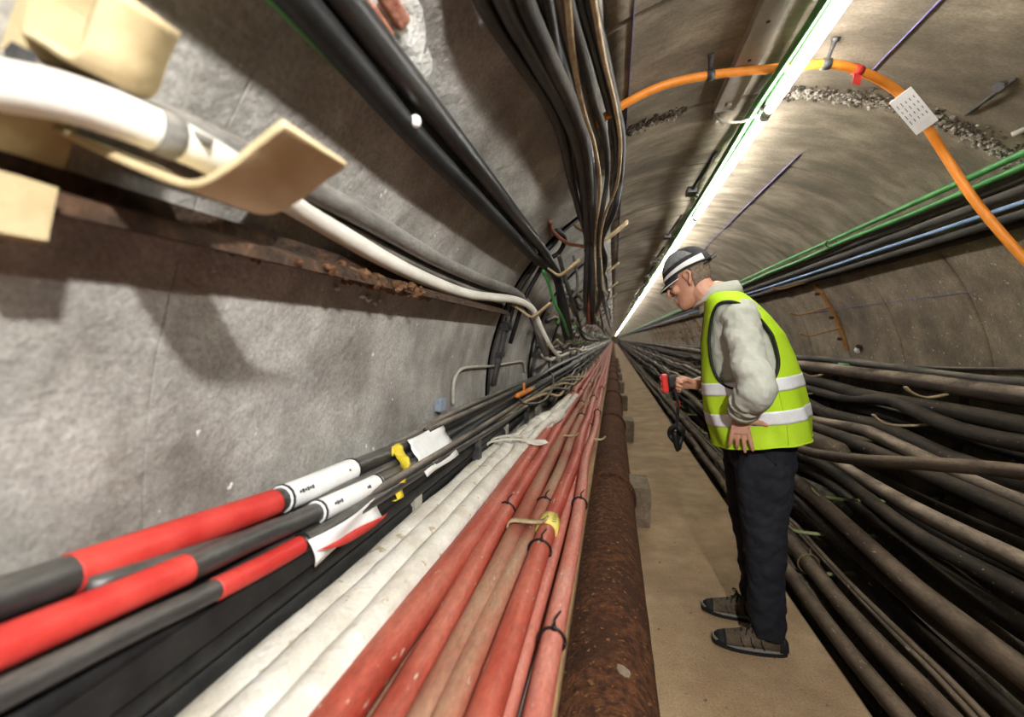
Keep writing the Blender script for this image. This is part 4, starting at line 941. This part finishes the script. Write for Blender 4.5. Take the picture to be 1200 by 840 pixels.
# legs inside the trousers
for q in (((896, 520, 2.14), (895, 600, 2.13), (898, 680, 2.13), (899, 730, 2.13)), ((882, 522, 2.33), (880, 600, 2.345), (884, 675, 2.355), (884, 695, 2.355))): body.append(sweep([aty(*v) for v in q], [.07, .055, .042, .036], 12))
o = mk('body', *merge(body), skin, man); add_mod(o, .0034, 2)
for s in (-1, 1): mk('eye', *blob((.084, s*.031, .008), .011, .012, .011, f=hp), mat('eye', (.25,.23,.21), rough=.2, bump=0), man)
# short hair under the cap
V, Fc = [], []; n = 24
for i, (z, xb, wd) in enumerate(((-.052, -.052, .059), (-.03, -.080, .0665), (0, -.095, .071), (.03, -.101, .0755), (.06, -.100, .0765))):
    for k in range(n+1):
        t = math.radians(98 + (262-98)*k/n); V.append(hp(-.005 + (abs(xb)-.004)*math.cos(t)*1.0 + 0*.01, wd*math.sin(t)*1.01, z + .012*max(0, -math.cos(t))*(i == 0)))
for i in range(4):
    for k in range(n): a = i*(n+1)+k; Fc.append((a, a+1, a+n+2, a+n+1))
o = mk('hair', V, Fc, hair_m, man); md = o.modifiers.new('s', 'SOLIDIFY'); md.thickness = .003; md.offset = 1

# --- shirt
sh = [loft([ering(torso_at(z, -.014)[0], torso_at(z, -.014)[1], torso_at(z, -.014)[2], torso_at(z)[3]) for z in (.95, 1.05, 1.16, 1.26, 1.36, 1.44, 1.495, 1.535, 1.56)])]
c2 = elL.lerp(wrL, .80)
SP = spline([shL + Vector((.02, .06, .03)), shL, shL.lerp(elL, .3), shL.lerp(elL, .65), elL + Vector((.012, 0, .005)), elL.lerp(wrL, .35), elL.lerp(wrL, .6), c2], 10)
SR = [.070, .074, .069, .064, .066, .064, .058, .052]; rr_ = []
for i in range(len(SP)):
    j, k = divmod(i, 10); v = SR[j] + (SR[min(j+1, 7)]-SR[j])*k/10; rr_.append(v + .0045*noise.noise((i*.42, 3.1, 0))*2 + (.003*math.sin(i*.95) if i > 32 else 0))
V, Fc = sweep(SP, rr_, 24)
for i in range(len(SP)):            # slanting creases in the cloth
    for k in range(24):
        q = V[i*24+k]; V[i*24+k] = q + (q-SP[i]).normalized()*(.0045*math.sin(i*.55 + k*.7 + 2*noise.noise((i*.12, k*.2, 4))))
sh.append((V, Fc))
sh.append(sweep(spline([shR + Vector((0, -.06, .03)), shR, shR.lerp(elR, .5), elR, elR.lerp(wrR, .4)], 3), [.075]*3+[.078]*3+[.07]*3+[.066]*3+[.058], 18))
o = mk('shirt', *merge(sh), shirt_m, man); add_mod(o, .005, 2, (.007, .03))
mk('cuff', *sweep([c2 - (wrL-elL).normalized()*.02, c2 + (wrL-elL).normalized()*.012], [.060, .057], 18), shirt_m, o)
# collar
V, Fc = [], []; n = 30
for i, (g, dz, tl) in enumerate(((.004, -.045, .0), (.006, .0, .0), (.0, .042, .0), (.012, .046, .0), (.026, .012, .0), (.030, -.012, 0))):
    for k in range(n):
        t = 2*math.pi*k/n; cc = math.cos(t); c = nb.lerp(hp(-.03, 0, -.085), .22 + dz*1.0)
        drop = .028*max(0, cc)
        V.append(c + fwd*((.072+g)*cc - .004) + lft*((.072+g)*math.sin(t)) + ZU*(dz*.85 - drop - .020*cc))
for i in range(5):
    for k in range(n): Fc.append((i*n+k, i*n+(k+1) % n, (i+1)*n+(k+1) % n, (i+1)*n+k))
oc = mk('collar', V, Fc, shirt_m, o); oc.modifiers.new('s', 'SOLIDIFY').thickness = .003

# --- vest: shell with an arm hole on each side
nz_, nt_ = 84, 150; z0, z1 = .915, 1.562
def hole(z, t):
    """negative inside an arm hole; the outline is a tall oval in (along the side, height)"""
    q = []
    for ctr in (math.pi/2, -math.pi/2):
        d = (t - ctr + math.pi) % (2*math.pi) - math.pi
        w_ = .80 if d*(1 if ctr > 0 else -1) > 0 else .62
        zt = (z-1.36)/(.155 if z > 1.36 else .205); q.append((abs(d)/.74)**2.2 + abs(zt)**2.4 - 1)
    return min(q)
idx, V, Fc = {}, [], []
for i in range(nz_+1):
    for k in range(nt_):
        V.append(vest_pt(z0 + (z1-z0)*i/nz_, 2*math.pi*k/nt_, .004))
for i in range(nz_):
    for k in range(nt_):
        zc, tc_ = z0 + (z1-z0)*(i+.5)/nz_, 2*math.pi*(k+.5)/nt_
        if hole(zc, tc_) < 0: continue
        Fc.append((i*nt_+k, i*nt_+(k+1) % nt_, (i+1)*nt_+(k+1) % nt_, (i+1)*nt_+k))
vest = mk('vest', V, Fc, vest_m, man); md = vest.modifiers.new('s', 'SOLIDIFY'); md.thickness = .004; md.offset = 1
for sgn in (1, -1):
    P = []
    for k in range(61):
        a = 2*math.pi*k/60; ca, sa = math.cos(a), math.sin(a)
        d = .74*math.copysign(abs(ca)**(2/2.2), ca); zz = 1.36 + (.155 if sa > 0 else .205)*math.copysign(abs(sa)**(2/2.4), sa)
        P.append(vest_pt(zz, sgn*math.pi/2 + d, .008))
    mk('arm_hole_piping', *sweep(P, .0062, 8, False), pipe_m, vest)
P = [vest_pt(z0, 2*math.pi*k/80, .007) for k in range(81)]; mk('hem', *sweep(P, .0045, 6, False), vest_m, vest)
P = [vest_pt(z0+(z1-z0)*i/40, 0, .009) for i in range(36)]; mk('front_zip', *sweep(P, .005, 6), pipe_m, vest)
P = [vest_pt(z0+(z1-z0)*i/40, math.radians(118), .0075) for i in range(16)]; mk('side_seam', *sweep(P, .0016, 6), mat('seam', (.25,.42,.01), bump=0), vest)
def band(za, zb, ta, tb, name='reflective_band'):
    V, Fc = [], []; n = 120; m_ = 6
    for i in range(m_+1):
        for k in range(n+1): V.append(vest_pt(za + (zb-za)*i/m_, ta + (tb-ta)*k/n, .0095))
    for i in range(m_):
        for k in range(n): a = i*(n+1)+k; Fc.append((a, a+1, a+n+2, a+n+1))
    ob = mk(name, V, Fc, reflect, vest); md = ob.modifiers.new('s', 'SOLIDIFY'); md.thickness = .0012; md.offset = 1
band(1.135, 1.188, 0, 2*math.pi); band(1.005, 1.058, 0, 2*math.pi)

# --- trousers
def px_ring(py, xl, xr, Y, b, n=20):
    a0, a1 = aty(xl, py, Y), aty(xr, py, Y); c = (a0+a1)/2; return ering(c, abs(a1.x-a0.x)/2, b, 0, n, Vector((-1, 0, 0)), Vector((0, -1, 0)), 2.2)
tr = [loft([ering((.648, 2.235, 1.0), .135, .175), ering((.650, 2.235, .93), .140, .182), ering((.650, 2.24, .86), .135, .185), ering((.648, 2.24, .80), .115, .170)])]
tr.append(loft([px_ring(520, 858, 934, 2.14, .095), px_ring(560, 862, 930, 2.135, .093), px_ring(600, 866, 924, 2.13, .085), px_ring(640, 872, 921, 2.13, .077), px_ring(680, 877, 919, 2.13, .071), px_ring(715, 876, 920, 2.13, .070), px_ring(742, 880, 921, 2.13, .068)]))
tr.append(loft([px_ring(522, 846, 918, 2.33, .095), px_ring(560, 850, 912, 2.335, .093), px_ring(600, 855, 905, 2.345, .085), px_ring(640, 863, 900, 2.35, .075), px_ring(675, 868, 900, 2.355, .068), px_ring(700, 866, 902, 2.355, .066)]))
o = mk('trousers', *merge(tr), trouser_m, man); add_mod(o, .007, 3, (.020, .05))
P = [vest_pt(.93, 2*math.pi*k/40, -.07) for k in range(41)]
mk('pocket_seam', *sweep(spline([Vector((.60, 2.055, .93)), Vector((.62, 2.045, .88)), Vector((.66, 2.04, .84))], 4), .002, 6), pipe_m, o)
# --- boots
def boot(heel, toe):
    heel, toe = Vector(heel), Vector(toe); f = (toe-heel).normalized(); s = ZU.cross(f); L_ = .288
    prof = [(-.004, .022, .060), (.012, .034, .085), (.05, .040, .112), (.09, .042, .116), (.125, .042, .104), (.16, .045, .086), (.20, .049, .070), (.24, .048, .058), (.268, .038, .050), (.284, .020, .040)]
    rings = []
    for d, wd, h in prof:
        r_ = []
        for k in range(20):
            t = 2*math.pi*k/20; v = math.sin(t); u = math.cos(t)
            zz = .016 + (h-.016)*(.42 + .58*v if v > 0 else .42*(1 + math.copysign(abs(v)**.5, v)))
            ww = wd*math.copysign(abs(u)**.8, u)*(1 - .25*max(0, v)); r_.append(heel + f*d + s*ww + ZU*zz)
        rings.append(r_)
    bo = mk('boot', *loft(rings), boot_m, man)
    V, Fc = [], []; n = 36; out = []
    for k in range(n):
        t = 2*math.pi*k/n; d = L_/2 + (L_/2+.004)*math.cos(t); wd = .046*math.copysign(abs(math.sin(t))**.7, math.sin(t))*(1 + .12*math.cos(t)); out.append((d, wd))
    def slab(za, zb, g): 
        V = [heel + f*(d + (g if d > L_/2 else -g)) + s*(wd*(1+g*20)) + ZU*(z + (.012*max(0, (d-.22)/.07) if z < .02 else .012*max(0, (d-.22)/.07))) for z in (za, zb) for d, wd in out]
        return V, [tuple(range(n-1, -1, -1)), tuple(n+k for k in range(n))] + [(k, (k+1) % n, n+(k+1) % n, n+k) for k in range(n)]
    mk('sole', *slab(.0, .016, .003), sole_m, bo, False); mk('midsole', *slab(.016, .026, .0015), sole_lt, bo, False)
    mk('toe_cap', *loft([[heel + f*d + (v - heel - f*dd)*1.04 + ZU*(-.002) for v in r_] for d, dd, r_ in ((.24, .24, rings[7]), (.269, .268, rings[8]), (.286, .284, rings[9]))]), sole_m, bo)
    mk('heel_counter', *loft([[heel + f*d + (v - heel - f*dd)*1.03 + ZU*(-.004) for v in r_] for d, dd, r_ in ((-.007, -.004, rings[0]), (.012, .012, rings[1]), (.03, .05, rings[2]))]), sole_m, bo)
    pt = []
    for i in range(4):
        d = .125 + .025*i; h = .108 - .011*i*1.25; pt.append(sweep(spline([heel + f*(d-.01) + s*.028 + ZU*(h-.022), heel + f*d + ZU*(h+.001), heel + f*(d+.012) - s*.028 + ZU*(h-.024)], 4), .0032, 6)); pt.append(sweep(spline([heel + f*(d-.01) - s*.028 + ZU*(h-.022), heel + f*d + ZU*(h+.002), heel + f*(d+.012) + s*.028 + ZU*(h-.024)], 4), .0032, 6))
    c = heel + f*.13 + ZU*.112; pt.append(sweep(spline([c, c + s*.02 + ZU*.012 + f*.01, c + s*.035 + f*.02, c + s*.018 + f*.012, c], 4), .003, 6)); pt.append(sweep(spline([c, c - s*.02 + ZU*.012 + f*.01, c - s*.035 + f*.02, c], 4), .003, 6))
    mk('laces', *merge(pt), sole_m, bo)
    for i in range(3):
        d = .09 + .04*i
        for sd in (-1, 1): mk('side_strip', *sweep([heel + f*d + s*(sd*.0455) + ZU*.028, heel + f*(d+.012) + s*(sd*.043) + ZU*.05, heel + f*(d+.014) + s*(sd*.034) + ZU*(.078-.008*i)], .003, 6), sole_m, bo)
boot((.738, 2.118, 0), (.45, 2.142, 0)); boot((.735, 2.352, 0), (.47, 2.392, 0))
# --- cap
def dome(t, ph, g=0.):            # t round the head from the front, ph from 0 (rim) to 1 (top)
    a = ph*math.pi/2; rx = (.110 if math.cos(t) > 0 else .116) + g; ry = .088 + g
    zr = .040 - .012*math.cos(t) - .008*(math.cos(t) < 0)*abs(math.cos(t)); 
    return hp(-.004 + rx*math.cos(a)**.72*math.cos(t), ry*math.cos(a)**.72*math.sin(t), zr + (.148+g-zr)*math.sin(a))
def cap_patch(name, t0, t1, p0, p1, m_, g, parent, n=30, q=10, fn=None):
    V, Fc = [], []
    for i in range(q+1):
        for k in range(n+1):
            t = t0 + (t1-t0)*k/n; a, b = (p0, p1) if fn is None else fn(k/n); V.append(dome(t, a + (b-a)*i/q, g))
    for i in range(q):
        for k in range(n): a = i*(n+1)+k; Fc.append((a, a+1, a+n+2, a+n+1))
    o = mk(name, V, Fc, m_, parent); md = o.modifiers.new('s', 'SOLIDIFY'); md.thickness = .003; md.offset = 1; return o
cap = cap_patch('cap', 0, 2*math.pi, 0, .985, cap_dark, 0, man, 60, 24)
for s in (1, -1):
    cap_patch('mesh_panel', s*.55, s*2.1, 0, 1, cap_grey, .003, cap, 24, 10, lambda f: (.24 + .08*f, .24 + .08*f + .46*math.sin(math.pi*min(1, .08+f*.95))**.6))
    cap_patch('white_trim', s*.12, s*2.45, 0, 1, label_white, .005, cap, 40, 4, lambda f: (.03 + .02*math.sin(f*3), .03 + .02*math.sin(f*3) + .045 + .14*f**1.3))
cap_patch('top_panel', -math.pi, math.pi, .80, .985, cap_grey, .002, cap, 40, 5)
V, Fc = [], []
for i in range(9):
    f = i/8
    for k in range(25):
        t = math.radians(-72 + 144*k/24); rr = .108 + f*.042*math.cos(t)**.6
        V.append(hp(-.004 + rr*math.cos(t), (.088 + .004*f)*math.sin(t), .030 - .012*math.cos(t) + .010*(1-math.cos(t)) - .022*f + .004))
for i in range(8):
    for k in range(24): a = i*25+k; Fc.append((a, a+1, a+26, a+25))
br = mk('brim', V, Fc, cap_dark, cap); br.modifiers.new('s', 'SOLIDIFY').thickness = .004
P = [V[8*25+k] for k in range(25)]; mk('brim_edge', *sweep(P, .0028, 6), label_white, cap)
for dz in (0, .014): mk('strap_end', *sweep([hp(-.085, .055, .03+dz), hp(-.112, .035, .035+dz), hp(-.145, .03, .045+dz)], .004, 6, flat=.6), pipe_m, cap)
# --- wrist band
ax = (wrL-elL).normalized(); c = wrL - ax*.012; mk('watch', *sweep([c-ax*.012, c+ax*.012], .034, 16), pipe_m, man)

# ------------------------------------------------------------------ red device in his right hand
dv = aty(779, 449, 2.30)
g = thing('handheld_lamp', 'red and black hand lamp with dangling strap, held in the right hand of the man', 'lamp', dv)
dred = mat('red plastic', (.50,.02,.015), (.60,.03,.02), 10, .35, 0, spec=.5)
tl = (Vector((.12, 0, -1))).normalized(); sx = Vector((1, 0, .12)).normalized(); sy = Vector((0, 1, 0))
o = mk('red_bezel', *box(dv, (.030, .042, .090), (sx, sy, -tl)), dred, g, False); bevelled(o, .008, 3)
for k in range(3): mk('rib', *box(dv - sx*.0165 + tl*(.026*(k-1)), (.006, .036, .012), (sx, sy, -tl)), dred, g, False)
o = mk('black_body', *box(dv + sx*.036 + tl*-.004, (.050, .036, .062), (sx, sy, -tl)), black_clean, g, False); bevelled(o, .01, 3)
P = spline([dv + Vector((.045, -.01, -.03)), dv + Vector((.058, -.015, -.08)), dv + Vector((.060, -.012, -.14)), dv + Vector((.057, -.01, -.20))], 6)
mk('strap', *sweep(P, .017, 8, flat=.45), black_clean, g); e = P[-1]
rn = random.Random(9)
for k in range(5):
    a = rn.uniform(0, 6); mk('strap_loop', *sweep(spline([e, e + Vector((.028*math.cos(a), .02*math.sin(a), -.02)), e + Vector((.030*math.cos(a+.6), .02, -.055)), e + Vector((.006*math.cos(a), 0, -.07 - .012*k)), e + Vector((-.01, 0, -.03))], 5), .012, 6), black_clean, g)
mk('red_slider', *box(dv + Vector((.060, -.02, -.095)), (.014, .012, .03)), dred, g, False)
